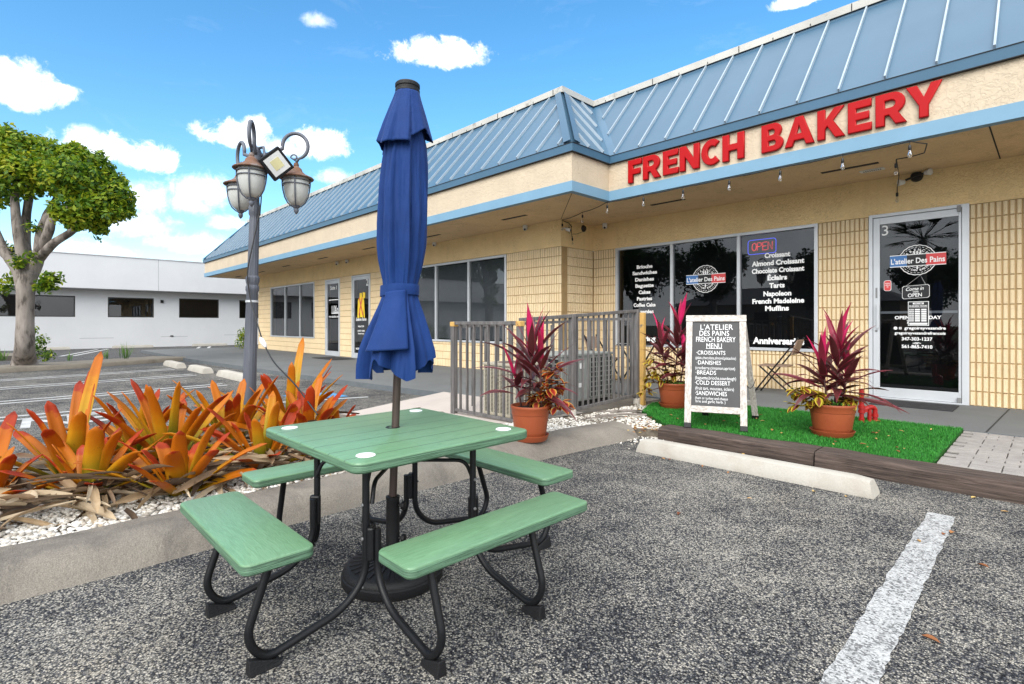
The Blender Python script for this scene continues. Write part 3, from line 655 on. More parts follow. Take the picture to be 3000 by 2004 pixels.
    # settle on the bed
zz = np.array(mb.v); zz[:, 2] = np.maximum(zz[:, 2], .112+.01*np.sin(zz[:, 0]*40)); mb.v = zz.tolist()
stuff(mb.build('dry_leaf_litter', M['dry'], smooth=True), 'tan dried leaves lying tangled at the foot of the orange plants', 'dead leaves')
def litter(name, label, spots, n):
    mb = MB()
    for _ in range(n):
        x0, x1, y0, y1, z = random.choice(spots); x, y = random.uniform(x0, x1), random.uniform(y0, y1)
        strap_leaf(mb, (x, y, z+.004), random.uniform(0, 6.28), random.uniform(-.02, .2), random.uniform(.03, .065), random.uniform(.015, .03), random.uniform(.1, .6), .3, 4, 'ovate', rnd=random.random())
    stuff(mb.build(name, M['litter'], smooth=True), label, 'fallen leaves')
litter('fallen_leaves', 'small brown fallen leaves dotted over the turf and gravel', [(-3.4,-.9,5.5,7.3,.14),(-3.4,-.9,5.5,7.3,.14),(-3.6,-2.9,4.8,5.5,.10),(-3.35,-3.0,4.95,5.3,.085),(-3.9,-3.2,5.3,6.2,.1)], 130)
litter('asphalt_leaves', 'yellowed leaves lying on the asphalt along the timber and wheel stop', [(-2.8,0,4.75,5.05,.004),(-2.6,-.8,4.3,4.45,.004),(-2.2,.4,2.5,4.5,.004)], 26)
# ------------------------------------------------------------------ building
YW, YO, XJ, XE, ZB, ZS = 9.83, 8.68, -7.445, -26.25, 2.945, 3.52
bld = thing('shop_building', 'long cream block and stucco shop row with a blue metal mansard roof', 'building', (-12, 9, 0))
OPR = [(-6.83,-2.77,.78,2.945),(-2.045,-.843,.10,2.965)]
OPL = [(-24.65,-20.0,.70,2.90),(-19.03,-17.85,.10,2.90),(-16.95,-15.68,.10,2.92),(-13.50,-9.165,.78,2.93)]
def strips(x0, x1, ops, z0, z1):
    out = []; x = x0
    for a, b, c, d in sorted(ops):
        if a > x: out.append((x, a, z0, z1))
        if c > z0+.01: out.append((a, b, z0, c))
        if d < z1-.01: out.append((a, b, d, z1))
        x = b
    if x < x1: out.append((x, x1, z0, z1))
    return out
wl = MB(); rb = MB()
COURSE = .2032
def ribs(o, ax, nrm, length, z0, z1):
    """fluted block courses on a wall face: o start point, ax along, nrm outward"""
    o, ax, nrm = Vector(o), Vector(ax), Vector(nrm); P = COURSE*2/6
    k0 = int(math.floor((z0-.1)/COURSE+1e-6)); n = int(round(length/P)); n = max(n, 1); P = length/n
    for k in range(k0, 14):
        a, b = max(z0, .1+k*COURSE+.005), min(z1, .1+(k+1)*COURSE-.005)
        if b-a < .02: continue
        for i in range(n):
            j = random.uniform(-.004, .004); x0 = i*P+P*.10+random.uniform(-.002, .002); x1 = (i+1)*P-P*.10+random.uniform(-.002, .002)
            p = lambda x, z, d: o+ax*x+nrm*d+Vector((0, 0, z))
            w0 = P*.14; D = -.004+j
            vs = [p(x0-.003, a, -.028), p(x1+.003, a, -.028), p(x1+.003, b, -.028), p(x0-.003, b, -.028), p(x0+w0, a+.006, D), p(x1-w0, a+.006, D), p(x1-w0, b-.004, D), p(x0+w0, b-.004, D)]
            rb.add(vs, [(4,5,6,7),(0,1,5,4),(1,2,6,5),(2,3,7,6),(3,0,4,7)])
for (x0, x1, ops, Y) in ((XE, XJ, OPL, YO), (XJ, 6., OPR, YW)):
    for a, b, c, d in strips(x0, x1, ops, 0., ZB):
        if b-a < .01: continue
        wl.k = 1; wl.box((a, Y+.02, c), (b, Y+.22, d)); ribs((a, Y, 0), (1,0,0), (0,-1,0), b-a, max(c, .1), d)
    wl.k = 0; wl.box((x0-.0, Y-.001, ZB+.001), (x1, Y+.22, ZS+.3))
wl.k = 1; wl.box((XJ-.22, YO+.03, 0), (XJ-.02, YW+.24, ZB)); wl.box((XJ-.019, YW+.021, 0), (XJ+.05, YW+.22, ZB)); ribs((XJ, YO, 0), (0,1,0), (1,0,0), YW-YO, .1, ZB)
wl.k = 0; wl.box((XJ-.22, YO-.0005, ZB+.001), (XJ+.001, YW, ZS+.3))
wl.k = 1; wl.box((XE-.01, YO+.021, 0), (XE+.2, 19, ZB)); wl.k = 0; wl.box((XE-.015, YO-.0008, ZB+.001), (XE+.2, 19, ZS+.3))
wl.build('wall', [M['wall'], M['mortar']], bld); rb.build('block_facing', M['block'], bld)
# roof and fascia follow one plan line
PATH = [(-28.38,19.),(-28.38,6.95),(-5.715,6.95),(-5.715,8.02),(7.,8.02)]
def offp(path, d):
    out = []; n = len(path)
    nr = []
    for a, b in zip(path, path[1:]):
        t = (Vector(b)-Vector(a)).normalized(); nr.append(Vector((t.y, -t.x)))
    for i, p in enumerate(path):
        if i == 0: q = Vector(p)+nr[0]*d
        elif i == n-1: q = Vector(p)+nr[-1]*d
        else: q = Vector(p)+(nr[i-1]+nr[i])*d
        out.append(q)
    return out
def ribbon(mb, d, z0, z1, din, d2=None):
    a = offp(PATH, d); a2 = offp(PATH, d if d2 is None else d2); b = offp(PATH, din)
    for i in range(len(PATH)-1):
        A0, A1, T0, T1, B0, B1 = a[i], a[i+1], a2[i], a2[i+1], b[i], b[i+1]
        mb.quad((*A0, z0), (*A1, z0), (*T1, z1), (*T0, z1)); mb.quad((*B0, z0), (*B1, z0), (*A1, z0), (*A0, z0)); mb.quad((*T0, z1), (*T1, z1), (*B1, z1), (*B0, z1))
f = MB(); ribbon(f, 0, ZS+.004, 4.24, -.12); f.build('fascia', M['fascia'], bld)
f = MB(); ribbon(f, .022, ZS-.004, 3.69, -.1); f.build('fascia_band', M['band'], bld)
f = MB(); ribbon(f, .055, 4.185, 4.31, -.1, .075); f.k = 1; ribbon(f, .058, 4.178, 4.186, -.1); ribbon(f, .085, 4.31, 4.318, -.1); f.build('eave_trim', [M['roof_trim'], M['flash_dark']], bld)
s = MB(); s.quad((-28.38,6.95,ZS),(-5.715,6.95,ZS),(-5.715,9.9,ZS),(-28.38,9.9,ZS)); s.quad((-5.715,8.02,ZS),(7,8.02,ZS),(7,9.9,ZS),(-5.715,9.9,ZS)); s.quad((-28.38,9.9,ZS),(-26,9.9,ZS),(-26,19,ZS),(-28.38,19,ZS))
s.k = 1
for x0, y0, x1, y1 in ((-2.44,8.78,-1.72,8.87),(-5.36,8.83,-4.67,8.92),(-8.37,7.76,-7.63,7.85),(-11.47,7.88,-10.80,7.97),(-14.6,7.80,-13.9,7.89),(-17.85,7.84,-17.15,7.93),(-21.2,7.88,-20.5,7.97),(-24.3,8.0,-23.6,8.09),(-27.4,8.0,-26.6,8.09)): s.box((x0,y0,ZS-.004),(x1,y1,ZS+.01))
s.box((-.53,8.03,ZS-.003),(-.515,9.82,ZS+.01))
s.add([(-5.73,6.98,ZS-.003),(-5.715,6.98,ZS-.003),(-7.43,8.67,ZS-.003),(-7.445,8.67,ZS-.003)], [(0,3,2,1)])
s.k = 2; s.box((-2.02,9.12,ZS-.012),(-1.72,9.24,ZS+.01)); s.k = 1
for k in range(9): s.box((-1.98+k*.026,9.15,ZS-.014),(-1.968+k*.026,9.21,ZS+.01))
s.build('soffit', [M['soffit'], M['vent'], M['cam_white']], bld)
DT, ZE, ZT = 1.50, 4.318, 6.10
rf = MB(); e = offp(PATH, .05); t = offp(PATH, -DT)
for i in range(len(PATH)-1): rf.quad((*e[i], ZE), (*e[i+1], ZE), (*t[i+1], ZT), (*t[i], ZT))
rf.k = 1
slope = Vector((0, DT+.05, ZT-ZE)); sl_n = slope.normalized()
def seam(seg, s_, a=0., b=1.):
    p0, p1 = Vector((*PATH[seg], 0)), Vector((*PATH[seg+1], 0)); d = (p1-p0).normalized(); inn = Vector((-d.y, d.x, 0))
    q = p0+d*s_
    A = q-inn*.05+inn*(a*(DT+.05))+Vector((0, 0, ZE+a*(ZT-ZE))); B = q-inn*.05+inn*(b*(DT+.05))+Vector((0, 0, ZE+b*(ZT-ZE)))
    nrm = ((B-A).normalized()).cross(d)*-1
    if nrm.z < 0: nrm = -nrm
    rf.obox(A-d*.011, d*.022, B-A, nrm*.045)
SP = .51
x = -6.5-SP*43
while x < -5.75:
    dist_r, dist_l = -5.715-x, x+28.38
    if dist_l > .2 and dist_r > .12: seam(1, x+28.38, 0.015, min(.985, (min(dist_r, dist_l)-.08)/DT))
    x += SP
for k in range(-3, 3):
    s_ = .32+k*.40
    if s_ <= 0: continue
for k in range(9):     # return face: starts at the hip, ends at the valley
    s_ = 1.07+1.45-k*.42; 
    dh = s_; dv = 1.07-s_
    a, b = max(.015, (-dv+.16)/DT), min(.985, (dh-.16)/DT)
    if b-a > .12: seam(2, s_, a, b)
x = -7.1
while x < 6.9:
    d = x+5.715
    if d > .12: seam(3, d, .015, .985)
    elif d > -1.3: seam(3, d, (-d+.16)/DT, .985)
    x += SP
rf.k = 2
def ridge(i, wdt, lift, k):
    rf.k = k; A = Vector((*e[i], ZE)); B = Vector((*t[i], ZT))
    for sgn in (0, 1):
        j = i-1 if sgn == 0 else i; p0, p1 = Vector((*PATH[j], 0)), Vector((*PATH[j+1], 0)); d = (p1-p0).normalized()*(-1 if sgn == 0 else 1); inn = Vector((-(p1-p0).normalized().y, (p1-p0).normalized().x, 0))
        nr = Vector((0, 0, DT))-inn*(ZT-ZE); nr.normalize(); 
        rf.quad(A+nr*lift*1.3, B+nr*lift*1.3, B+d*wdt+nr*lift, A+d*wdt+nr*lift); rf.quad(A+d*wdt+nr*lift, B+d*wdt+nr*lift, B+d*wdt-nr*.01, A+d*wdt-nr*.01)
ridge(2, .17, .05, 0); ridge(1, .15, .05, 0); ridge(3, .17, .006, 2)
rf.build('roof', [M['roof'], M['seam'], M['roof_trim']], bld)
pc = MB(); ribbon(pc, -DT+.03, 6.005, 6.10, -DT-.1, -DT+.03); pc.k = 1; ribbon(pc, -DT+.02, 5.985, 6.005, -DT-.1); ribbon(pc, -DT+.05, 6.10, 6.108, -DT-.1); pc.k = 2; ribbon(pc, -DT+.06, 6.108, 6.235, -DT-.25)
pc.k = 1
for i in range(60): 
    xx = 6.5-i*.58
    if xx > -7.2: y0 = 8.02+DT-.062
    else: y0 = 6.95+DT-.062
    if -7.25 < xx < -7.1 : continue
    pc.box((xx,y0-.004,6.115),(xx+.012,y0+.01,6.15 if i % 3 else 6.225))
pc.build('parapet_cap', [M['roof_trim'], M['flash_dark'], M['galv']], bld)
dk = MB(); dk.quad((-26.8,8.6,6.05),(-7.3,8.6,6.05),(-7.3,19,6.05),(-26.8,19,6.05)); dk.quad((-7.3,9.7,6.05),(7,9.7,6.05),(7,19,6.05),(-7.3,19,6.05)); dk.build('roof_deck', M['galv'], bld)
it = MB(); it.box((-6.9,10.5,.1),(-2.7,10.55,3.2)); it.box((-2.1,10.5,.1),(-.7,10.55,3.2)); it.quad((-6.9,YW+.2,.1),(-.7,YW+.2,.1),(-.7,10.5,.1),(-6.9,10.5,.1)); it.quad((-6.9,YW+.2,3.2),(-.7,YW+.2,3.2),(-.7,10.5,3.2),(-6.9,10.5,3.2))
it.box((-25,9.3,.1),(-15,9.35,3.2)); it.box((-13.8,9.2,.1),(-9.,9.25,3.2)); it.quad((-25,YO+.2,.1),(-9,YO+.2,.1),(-9,9.3,.1),(-25,9.3,.1)); it.quad((-25,YO+.2,3.2),(-9,YO+.2,3.2),(-9,9.3,3.2),(-25,9.3,3.2)); it.box((-25.05,YO+.2,.1),(-25,9.3,3.2)); it.box((-6.95,YW+.2,.1),(-6.9,10.5,3.2)); it.box((-.7,YW+.2,.1),(-.65,10.5,3.2))
it.build('interior', M['interior'], bld)
# windows: part > pane, lettering
def window(op, Y, mulls, fw=.055):
    a, b, c, d = op; fr = MB(); y0, y1 = Y-.012, Y+.09
    fr.box((a,y0,d-fw),(b,y1,d)); fr.box((a,y0-.006,c),(b,y1,c+fw*.9)); fr.box((a,y0,c+fw*.9),(a+fw,y1,d-fw)); fr.box((b-fw,y0,c+fw*.9),(b,y1,d-fw))
    for m_ in mulls: fr.box((m_-.028,y0+.004,c+fw*.9),(m_+.028,y1,d-fw))
    o = fr.build('window', M['alu'], bld, bevel=.003)
    xs = [a+fw]+sum([[m_-.028, m_+.028] for m_ in mulls], [])+[b-fw]
    for i in range(0, len(xs), 2):
        p = MB(); p.quad((xs[i],Y+.045,c+.04),(xs[i+1],Y+.045,c+.04),(xs[i+1],Y+.045,d-.04),(xs[i],Y+.045,d-.04)); p.build('pane', M['glass'], o)
    return o
wb = window(OPR[0], YW, (-5.461,-4.098)); wm = window(OPL[3], YO, (-12.04,-10.60)); wf = window(OPL[0], YO, (-22.97,-21.41))
bl = MB()
for x0, x1, k in ((-13.43,-12.08,1),(-12.0,-10.64,1),(-10.56,-9.23,1)):
    z = .86
    while z < 2.86: bl.obox((x0,YO+.075,z), (x1-x0,0,0), (0,.014,.016), (0,.0016,-.0014)); z += .026
bl.build('blind', M['blind'], wm)
YT = YW+.040
def win_text(lines, Y=YT, parent=None, name='lettering', m='white'):
    mb = MB()
    for (t_, x, z, h, w_) in lines: put_text(mb, t_, (x, Y, z), h, w_, bold=.045)
    return mb.build(name, M[m], parent)
win_text([('Brioche',-6.115,2.487,.072,.385),('Sandwiches',-6.115,2.356,.072,.60),('Danishes',-6.117,2.215,.072,.46),('Baguette',-6.117,2.08,.072,.45),('Cakes',-6.117,1.94,.072,.29),('Pastries',-6.117,1.80,.072,.37),('Coffee Cake',-6.119,1.666,.072,.54),('Brownies',-6.13,1.525,.072,.47),('Catering',-6.16,.95,.10,.62),
 ('Croissant',-3.43,2.487,.082,.43),('Almond Croissant',-3.43,2.351,.082,.88),('Chocolate Croissant',-3.43,2.216,.082,.88),('Éclairs',-3.43,2.082,.082,.33),('Tarts',-3.435,1.943,.082,.26),('Napoleon',-3.43,1.799,.082,.47),('French Madeleine',-3.425,1.667,.082,.87),('Muffins',-3.435,1.536,.082,.40),('Anniversaries',-3.42,.955,.11,.86),('Birthdays',-4.75,.955,.11,.62)], parent=wb)
def logo(cx, cz, rad, bw, bh, Y, parent):
    mb = MB(); mb.k = 0
    ring2d(mb, (cx,Y,cz), rad*.955, rad, 96, scallop=.035, sn=20)
    for k in range(28): ring2d(mb, (cx,Y,cz), rad*.86, rad*.885, 3, a0=2*PI*k/28, a1=2*PI*(k+.62)/28)
    ring2d(mb, (cx,Y,cz), rad*.50, rad*.525, 40)
    arc_text(mb, 'FRENCH', (cx,Y,cz), rad*.69, rad*.16, R(140), R(40)); arc_text(mb, 'ARTISAN BAKERY', (cx,Y,cz), rad*.69, rad*.13, R(205), R(335), inward=True)
    for s_ in (-.13, 0, .13): mb.add([(cx+s_*rad-rad*.045,Y,cz+rad*.36),(cx+s_*rad+rad*.045,Y,cz+rad*.36),(cx+s_*rad*1.5+rad*.05,Y,cz+rad*.62),(cx+s_*rad*1.5-rad*.05,Y,cz+rad*.60)], [(0,1,2,3)])
    rect2d(mb, (cx,Y,cz-rad*.5), rad*.08, rad*.25)
    y2 = Y-.002; x0 = cx-bw/2
    mb.k = 1; mb.quad((x0,y2,cz-bh/2),(x0+bw*.315,y2,cz-bh/2),(x0+bw*.315,y2,cz+bh/2),(x0,y2,cz+bh/2))
    mb.k = 3; mb.quad((x0+bw*.315,y2,cz-bh/2),(x0+bw*.655,y2,cz-bh/2),(x0+bw*.655,y2,cz+bh/2),(x0+bw*.315,y2,cz+bh/2))
    mb.k = 2; mb.quad((x0+bw*.655,y2,cz-bh/2),(x0+bw,y2,cz-bh/2),(x0+bw,y2,cz+bh/2),(x0+bw*.655,y2,cz+bh/2))
    mb.k = 0; y3 = Y-.004; rect2d(mb, (cx,y3,cz+bh/2), bw, bh*.06); rect2d(mb, (cx,y3,cz-bh/2), bw, bh*.06)
    put_text(mb, "L'atelier Des Pains", (cx,y3,cz-.005), bh*.46, bw*.96, bold=.02)
    return mb.build('badge_logo', [M['white'], M['logo_blue'], M['logo_red'], M['black_vinyl']], parent)
logo(-4.757, 2.137, .262, .80, .175, YT, wb)
# doors
def door(op, Y, hinge_right=True, handle_x=None, hz=(1.19,1.56)):
    a, b, c, d = op; fr = MB(); jw = .05
    fr.box((a,Y-.015,c),(a+jw,Y+.10,d)); fr.box((b-jw*1.6,Y-.015,c),(b,Y+.10,d)); fr.box((a+jw,Y-.015,d-jw),(b-jw*1.6,Y+.10,d)); fr.box((a+jw,Y-.03,c),(b-jw*1.6,Y+.1,c+.02))
    o = fr.build('door', M['alu'], bld, bevel=.003)
    lf = MB(); x0, x1, z0, z1 = a+jw+.006, b-jw*1.6-.006, c+.024, d-jw-.006; y0, y1 = Y+.005, Y+.05
    lf.box((x0,y0,z0),(x0+.085,y1,z1)); lf.box((x1-.032,y0,z0),(x1,y1,z1)); lf.box((x0+.085,y0,z1-.105),(x1-.032,y1,z1)); lf.box((x0+.085,y0,z0),(x1-.032,y1,z0+.145))
    lf.build('door_leaf', M['alu'], o, bevel=.003)
    p = MB(); p.quad((x0+.08,Y+.03,z0+.14),(x1-.03,Y+.03,z0+.14),(x1-.03,Y+.03,z1-.1),(x0+.08,Y+.03,z1-.1)); p.build('pane', M['glass'], o)
    h = MB(); hx = x0+.055 if handle_x is None else handle_x
    h.box((hx-.002,y0-.055,hz[0]),(hx+.03,y0-.035,hz[1])); h.box((hx,y0-.04,hz[1]-.06),(hx+.02,y0,hz[1]-.035)); h.box((hx,y0-.04,hz[0]+.035),(hx+.02,y0,hz[0]+.06))
    h.build('handle', M['alu'], o, bevel=.003)
    k = MB(); k.lathe([(0,.006),(.016,.006),(.018,0),(0,0)], (x0+.04,y0-.002,hz[0]-.045), 12, Matrix.Rotation(R(90), 3, 'X')); k.box((x0+.03,y0-.003,hz[1]+.1),(x0+.055,y0,hz[1]+.26)); k.build('lock', M['alu_dark'], o)
    return o
d3 = door(OPR[1], YW); d1 = door(OPL[1], YO); d2 = door(OPL[2], YO)
hg = MB(); hg.box((-.975,YW-.03,2.86),(-.93,YW-.012,2.95)); hg.box((-.975,YW-.03,.12),(-.93,YW-.012,.2)); hg.build('hinge', M['alu_dark'], d3, bevel=.004)
YD = YW+.024
mb = MB(); mb.box((-1.9,YW+.034,1.415),(-.975,YW+.06,1.45)); mb.build('push_bar', M['alu'], d3)
mb = MB(); put_text(mb, '3', (-1.838,YD,2.709), .155, bold=.0)
for t_, x, z, h, w_ in (('OPEN EVERYDAY',-1.435,1.352,.048,.56),('7AM - 7PM',-1.435,1.285,.045,.26),('gregoireyvesandre',-1.35,1.194,.042,.49),('gregoireyvesandrefrancois',-1.412,1.118,.042,.61),('347-303-1237',-1.443,1.03,.048,.37),('-or-',-1.443,.972,.04,.1),('561-865-7410',-1.443,.914,.048,.37)): put_text(mb, t_, (x,YD,z), h, w_, bold=.025)
ring2d(mb, (-1.705,YD,1.19), .0, .024, 16); ring2d(mb, (-1.645,YD,1.19), .017, .024, 4, a0=PI/4, a1=2*PI+PI/4); ring2d(mb, (-1.645,YD,1.19), .006, .011, 10)
mb.build('lettering', M['white'], d3)
logo(-1.438, 2.215, .222, .675, .172, YD, d3)
mb = MB(); mb.k = 0
y = YD-.001; rect2d(mb, (-1.4245,y,1.41), .25, .365); mb.k = 1; y = YD-.003; rect2d(mb, (-1.4245,y,1.41), .235, .35); mb.k = 0; y = YD-.005
rect2d(mb, (-1.4245,y,1.562), .13, .026); put_text(mb, 'BUSINESS HOURS', (-1.4245,y,1.524), .022, .215, bold=.02); rect2d(mb, (-1.4245,y,1.503), .22, .003)
for k in range(7):
    z = 1.47-k*.028; rect2d(mb, (-1.507,y,z), .055, .019); rect2d(mb, (-1.435,y,z), .062, .019); rect2d(mb, (-1.358,y,z), .062, .019)
rect2d(mb, (-1.4245,y,1.258), .215, .028); mb.k = 1; put_text(mb, 'WELCOME', (-1.4245,y-.002,1.562), .016, .1, bold=.02)
for k, dn in enumerate(('MON','TUE','WED','THU','FRI','SAT','SUN')): put_text(mb, dn, (-1.507,y-.002,1.47-k*.028), .011, .036)
mb.build('hours_sign', [M['white'], M['black_vinyl']], d3)
mb = MB(); rr = .0; mb.k = 0
def rrect(mb, cx, cz, w_, h_, r, y):
    vs = []
    for q, (sx_, sz_) in enumerate(((1,1),(-1,1),(-1,-1),(1,-1))):
        for k in range(6): a = PI/2*q+PI/2*k/5; vs.append((cx+sx_*(w_/2-r)+r*math.cos(a), y, cz+sz_*(h_/2-r)+r*math.sin(a)))
    mb.add(vs, [tuple(range(len(vs)-1, -1, -1))])
rrect(mb, -1.806, 1.848, .096, .165, .03, YD-.001); mb.k = 1; rrect(mb, -1.806, 1.848, .084, .153, .026, YD-.003)
mb.k = 0
for k, (t_, z) in enumerate((('PEOPLE',1.882),('LOVE US',1.855),('ON',1.83))): put_text(mb, t_, (-1.806,YD-.005,z), .017, .06 if k < 2 else .02, bold=.02)
mb.build('round_cornered_sticker', [M['white'], M['logo_red']], d3)
cs = thing('hanging_sign', "small black 'Come in we're OPEN' sign hanging inside the bakery door glass", 'sign', (-1.456,YD,1.74))
mb = MB(); mb.k = 0
tilt = R(3)
def T(x, z): return (-1.456+x*math.cos(tilt)-z*math.sin(tilt)*0, YD-.004, 1.738+z+x*math.tan(tilt))
def tq(mb, w_, h_, y):
    ch = .02; P_ = [(-w_+ch,-h_),(w_-ch,-h_),(w_,-h_+ch),(w_,h_-ch),(w_-ch,h_),(-w_+ch,h_),(-w_,h_-ch),(-w_,-h_+ch)]
    mb.add([(T(a, b)[0], y, T(a, b)[2]) for a, b in P_], [tuple(range(8))])
tq(mb, .166, .098, YD-.002); mb.k = 1; tq(mb, .161, .093, YD-.004); mb.k = 0
rv = Vector((1, 0, math.tan(tilt)))
put_text(mb, 'Come in', T(-.01,.048)[:1]+(YD-.007,)+T(-.01,.048)[2:], .05, .215, r=rv, bold=.008, slant=.25); put_text(mb, "WE'RE", T(0,.0)[:1]+(YD-.007,)+T(0,.0)[2:], .02, .07, r=rv); put_text(mb, 'OPEN', T(-.01,-.048)[:1]+(YD-.007,)+T(-.01,-.048)[2:], .055, .17, r=rv, bold=.01)
mb.build('sign_plate', [M['white'], M['black_vinyl']], cs)
mb = MB(); mb.tube([T(-.12,.095),(-1.40,YD-.004,1.985),T(.12,.095)], .0016, 5); mb.build('cord', M['white'], cs)
# far doors lettering
def P(u, v, Y): return on_y(u, v, Y)
YF = YO+.022
mb = MB()
for t_, u, v, h, w_ in (('Suite 1',977,843,.13,.5),('LUXo',981,906,.26,.5),):
    q = P(u, v, YF); q.x = min(q.x, -18.28); put_text(mb, t_, (q.x, YF, q.z), h, w_, bold=.02)
q = P(980,916.5,YF); rect2d(mb, (-18.28,YF,q.z), .55, .07); rect2d(mb, (-18.4,YF,P(970,879,YF).z), .75, .03); q = P(980,927,YF); put_text(mb, 'www.luxohair.com', (-18.38,YF,q.z), .08, .78, bold=.02)
mb.build('lettering', M['white'], d1)
mb = MB()
q = P(1072,829,YF); put_text(mb, '2', (-15.92,YF,2.65), .22, bold=.01)
for u, v, t_, h, w_ in ((1051,935,'Stefanie Farms',.11,.72),(1051,956,'REALTOR',.055,.42),(1051,969,'LUXURY HOMES',.055,.5),(1051,977,'Managing Partner',.05,.42)):
    z = P(u, v, YF).z; put_text(mb, t_, (-16.33,YF,z), h, w_, bold=.02, slant=.2 if h > .1 else 0)
put_text(mb, 'BAGAN REALTY', (-16.45,YF,.42), .07, .5, bold=.02)
mb.build('lettering', M['white'], d2)
mb = MB(); mb.k = 0; cx_ = -16.35; zc = P(1053,895,YF).z
mb.add([(cx_-.24,YF,zc-.42),(cx_-.10,YF,zc-.42),(cx_-.10,YF,zc-.05),(cx_-.04,YF,zc-.40),(cx_+.14,YF,zc-.40),(cx_+.16,YF,zc-.05),(cx_+.20,YF,zc-.42),(cx_+.27,YF,zc-.42),(cx_+.23,YF,zc+.18),(cx_+.08,YF,zc+.30),(cx_+.08,YF,zc+.42),(cx_-.08,YF,zc+.42),(cx_-.08,YF,zc+.30),(cx_-.20,YF,zc+.18)], [tuple(range(14))])
mb.add([(cx_+.12,YF-.001,zc+.2),(cx_+.3,YF-.001,zc+.25),(cx_+.3,YF-.001,zc+.42),(cx_+.14,YF-.001,zc+.45)], [(0,1,2,3)])
mb.k = 1; mb.add([(cx_-.13,YF-.003,zc+.25),(cx_-.08,YF-.003,zc+.28),(cx_+.17,YF-.003,zc-.32),(cx_+.12,YF-.003,zc-.34)], [(0,3,2,1)]); mb.add([(cx_+.13,YF-.005,zc+.25),(cx_+.08,YF-.005,zc+.28),(cx_-.15,YF-.005,zc-.32),(cx_-.10,YF-.005,zc-.34)], [(0,1,2,3)])
mb.build('yellow_jacket_emblem', [M['yellow'], M['logo_red']], d2)
# neon OPEN sign behind the glass
ne = thing('neon_sign', "lit neon sign reading OPEN in red with a blue border, inside the bakery window", 'sign', (-3.71,YW+.08,2.66))
yn = YW+.085; mb = MB(); cs_ = []
for q, (sx_, sz_) in enumerate(((1,1),(-1,1),(-1,-1),(1,-1))):
    for k in range(6): a = PI/2*q+PI/2*k/5; cs_.append((-3.71+sx_*.20+.045*math.cos(a), yn, 2.665+sz_*.085+.045*math.sin(a)))
mb.tube(cs_+[cs_[0]], .0055, 8); mb.build('border_tube', M['neon_blue'], ne, smooth=True)
def stroke_letters(mb, word, x0, z0, w_, h_, gap, y, r):
    S = {'O': [[(.5+.5*math.cos(a), .5+.5*math.sin(a)) for a in np.linspace(0, 2*PI, 17)]], 'P': [[(0,0),(0,1),(.6,1),(.95,.88),(.95,.62),(.6,.5),(0,.5)]], 'E': [[(1,1),(0,1),(0,0),(1,0)],[(0,.5),(.8,.5)]], 'N': [[(0,0),(0,1),(1,0),(1,1)]]}
    for i, ch in enumerate(word):
        for st in S[ch]: mb.tube([(x0+i*(w_+gap)+p*w_, y, z0+q*h_) for p, q in st], r, 6)
for off in (0, .011): 
    mb = MB() if off == 0 else mb
    stroke_letters(mb, 'OPEN', -3.885+off, 2.595+off*.6, .075, .14, .018, yn-.004+off*.1, .003)
mb.build('letter_tube', M['neon_red'], ne, smooth=True)
# ------------------------------------------------------------------ FRENCH BAKERY sign
def glyph(ch):
    T_ = .27
    def rect(a, b, c, d): return [(a,b),(c,b),(c,d),(a,d)]
    if ch == 'F': return [[(0,0),(T_,0),(T_,.36),(.66,.36),(.66,.60),(T_,.60),(T_,.76),(.74,.76),(.74,1),(0,1)]], .74
    if ch == 'E': return [[(0,0),(.76,0),(.76,.24),(T_,.24),(T_,.385),(.68,.385),(.68,.615),(T_,.615),(T_,.76),(.75,.76),(.75,1),(0,1)]], .76
    if ch == 'H': return [[(0,0),(T_,0),(T_,.38),(.60,.38),(.60,0),(.87,0),(.87,1),(.60,1),(.60,.62),(T_,.62),(T_,1),(0,1)]], .87
    if ch == 'N': return [[(0,0),(.26,0),(.26,.56),(.62,0),(.90,0),(.90,1),(.64,1),(.64,.44),(.28,1),(0,1)]], .90
    if ch == 'Y': return [[(.35,0),(.62,0),(.62,.37),(.98,1),(.68,1),(.49,.62),(.30,1),(-.01,1),(.35,.37)]], .97
    if ch == 'K': return [[(0,0),(T_,0),(T_,.34),(.34,.42),(.60,0),(.93,0),(.53,.60),(.90,1),(.58,1),(T_,.64),(T_,1),(0,1)]], .92
    if ch == 'A': return [[(0,0),(.28,0),(.35,.20),(.68,.20),(.75,0),(1.04,0),(.66,1),(.38,1)],[(.42,.42),(.515,.72),(.61,.42)]], 1.04
    def arc(cx, cy, rx, ry, a, b, n=9): return [(cx+rx*math.cos(R(a+(b-a)*i/(n-1))), cy+ry*math.sin(R(a+(b-a)*i/(n-1)))) for i in range(n)]
    if ch == 'C':
        return [arc(.48,.5,.49,.51,48,312,17)+[(.62,.34)]+arc(.48,.5,.21,.25,300,60,13)[::1]+[(.62,.68)]], .86
    if ch == 'B':
        o_ = [(0,0),(.46,0)]+arc(.50,.275,.32,.275,-80,62,9)+arc(.48,.74,.28,.26,-35,90,8)+[(0,1)]
        return [o_, [(T_,.59),(.40,.59)]+arc(.42,.69,.085,.10,-90,90,6)[0:]+[(T_,.79)], [(T_,.21),(.42,.21)]+arc(.45,.30,.095,.09,-90,90,6)+[(T_,.39)]], .82
    if ch == 'R':
        o_ = [(0,0),(T_,0),(T_,.31),(.38,.31),(.56,0),(.88,0),(.64,.37)]+arc(.48,.665,.36,.335,-50,90,10)+[(0,1)]
        return [o_, [(T_,.54),(.44,.54)]+arc(.45,.655,.115,.115,-90,90,6)+[(T_,.77)]], .87
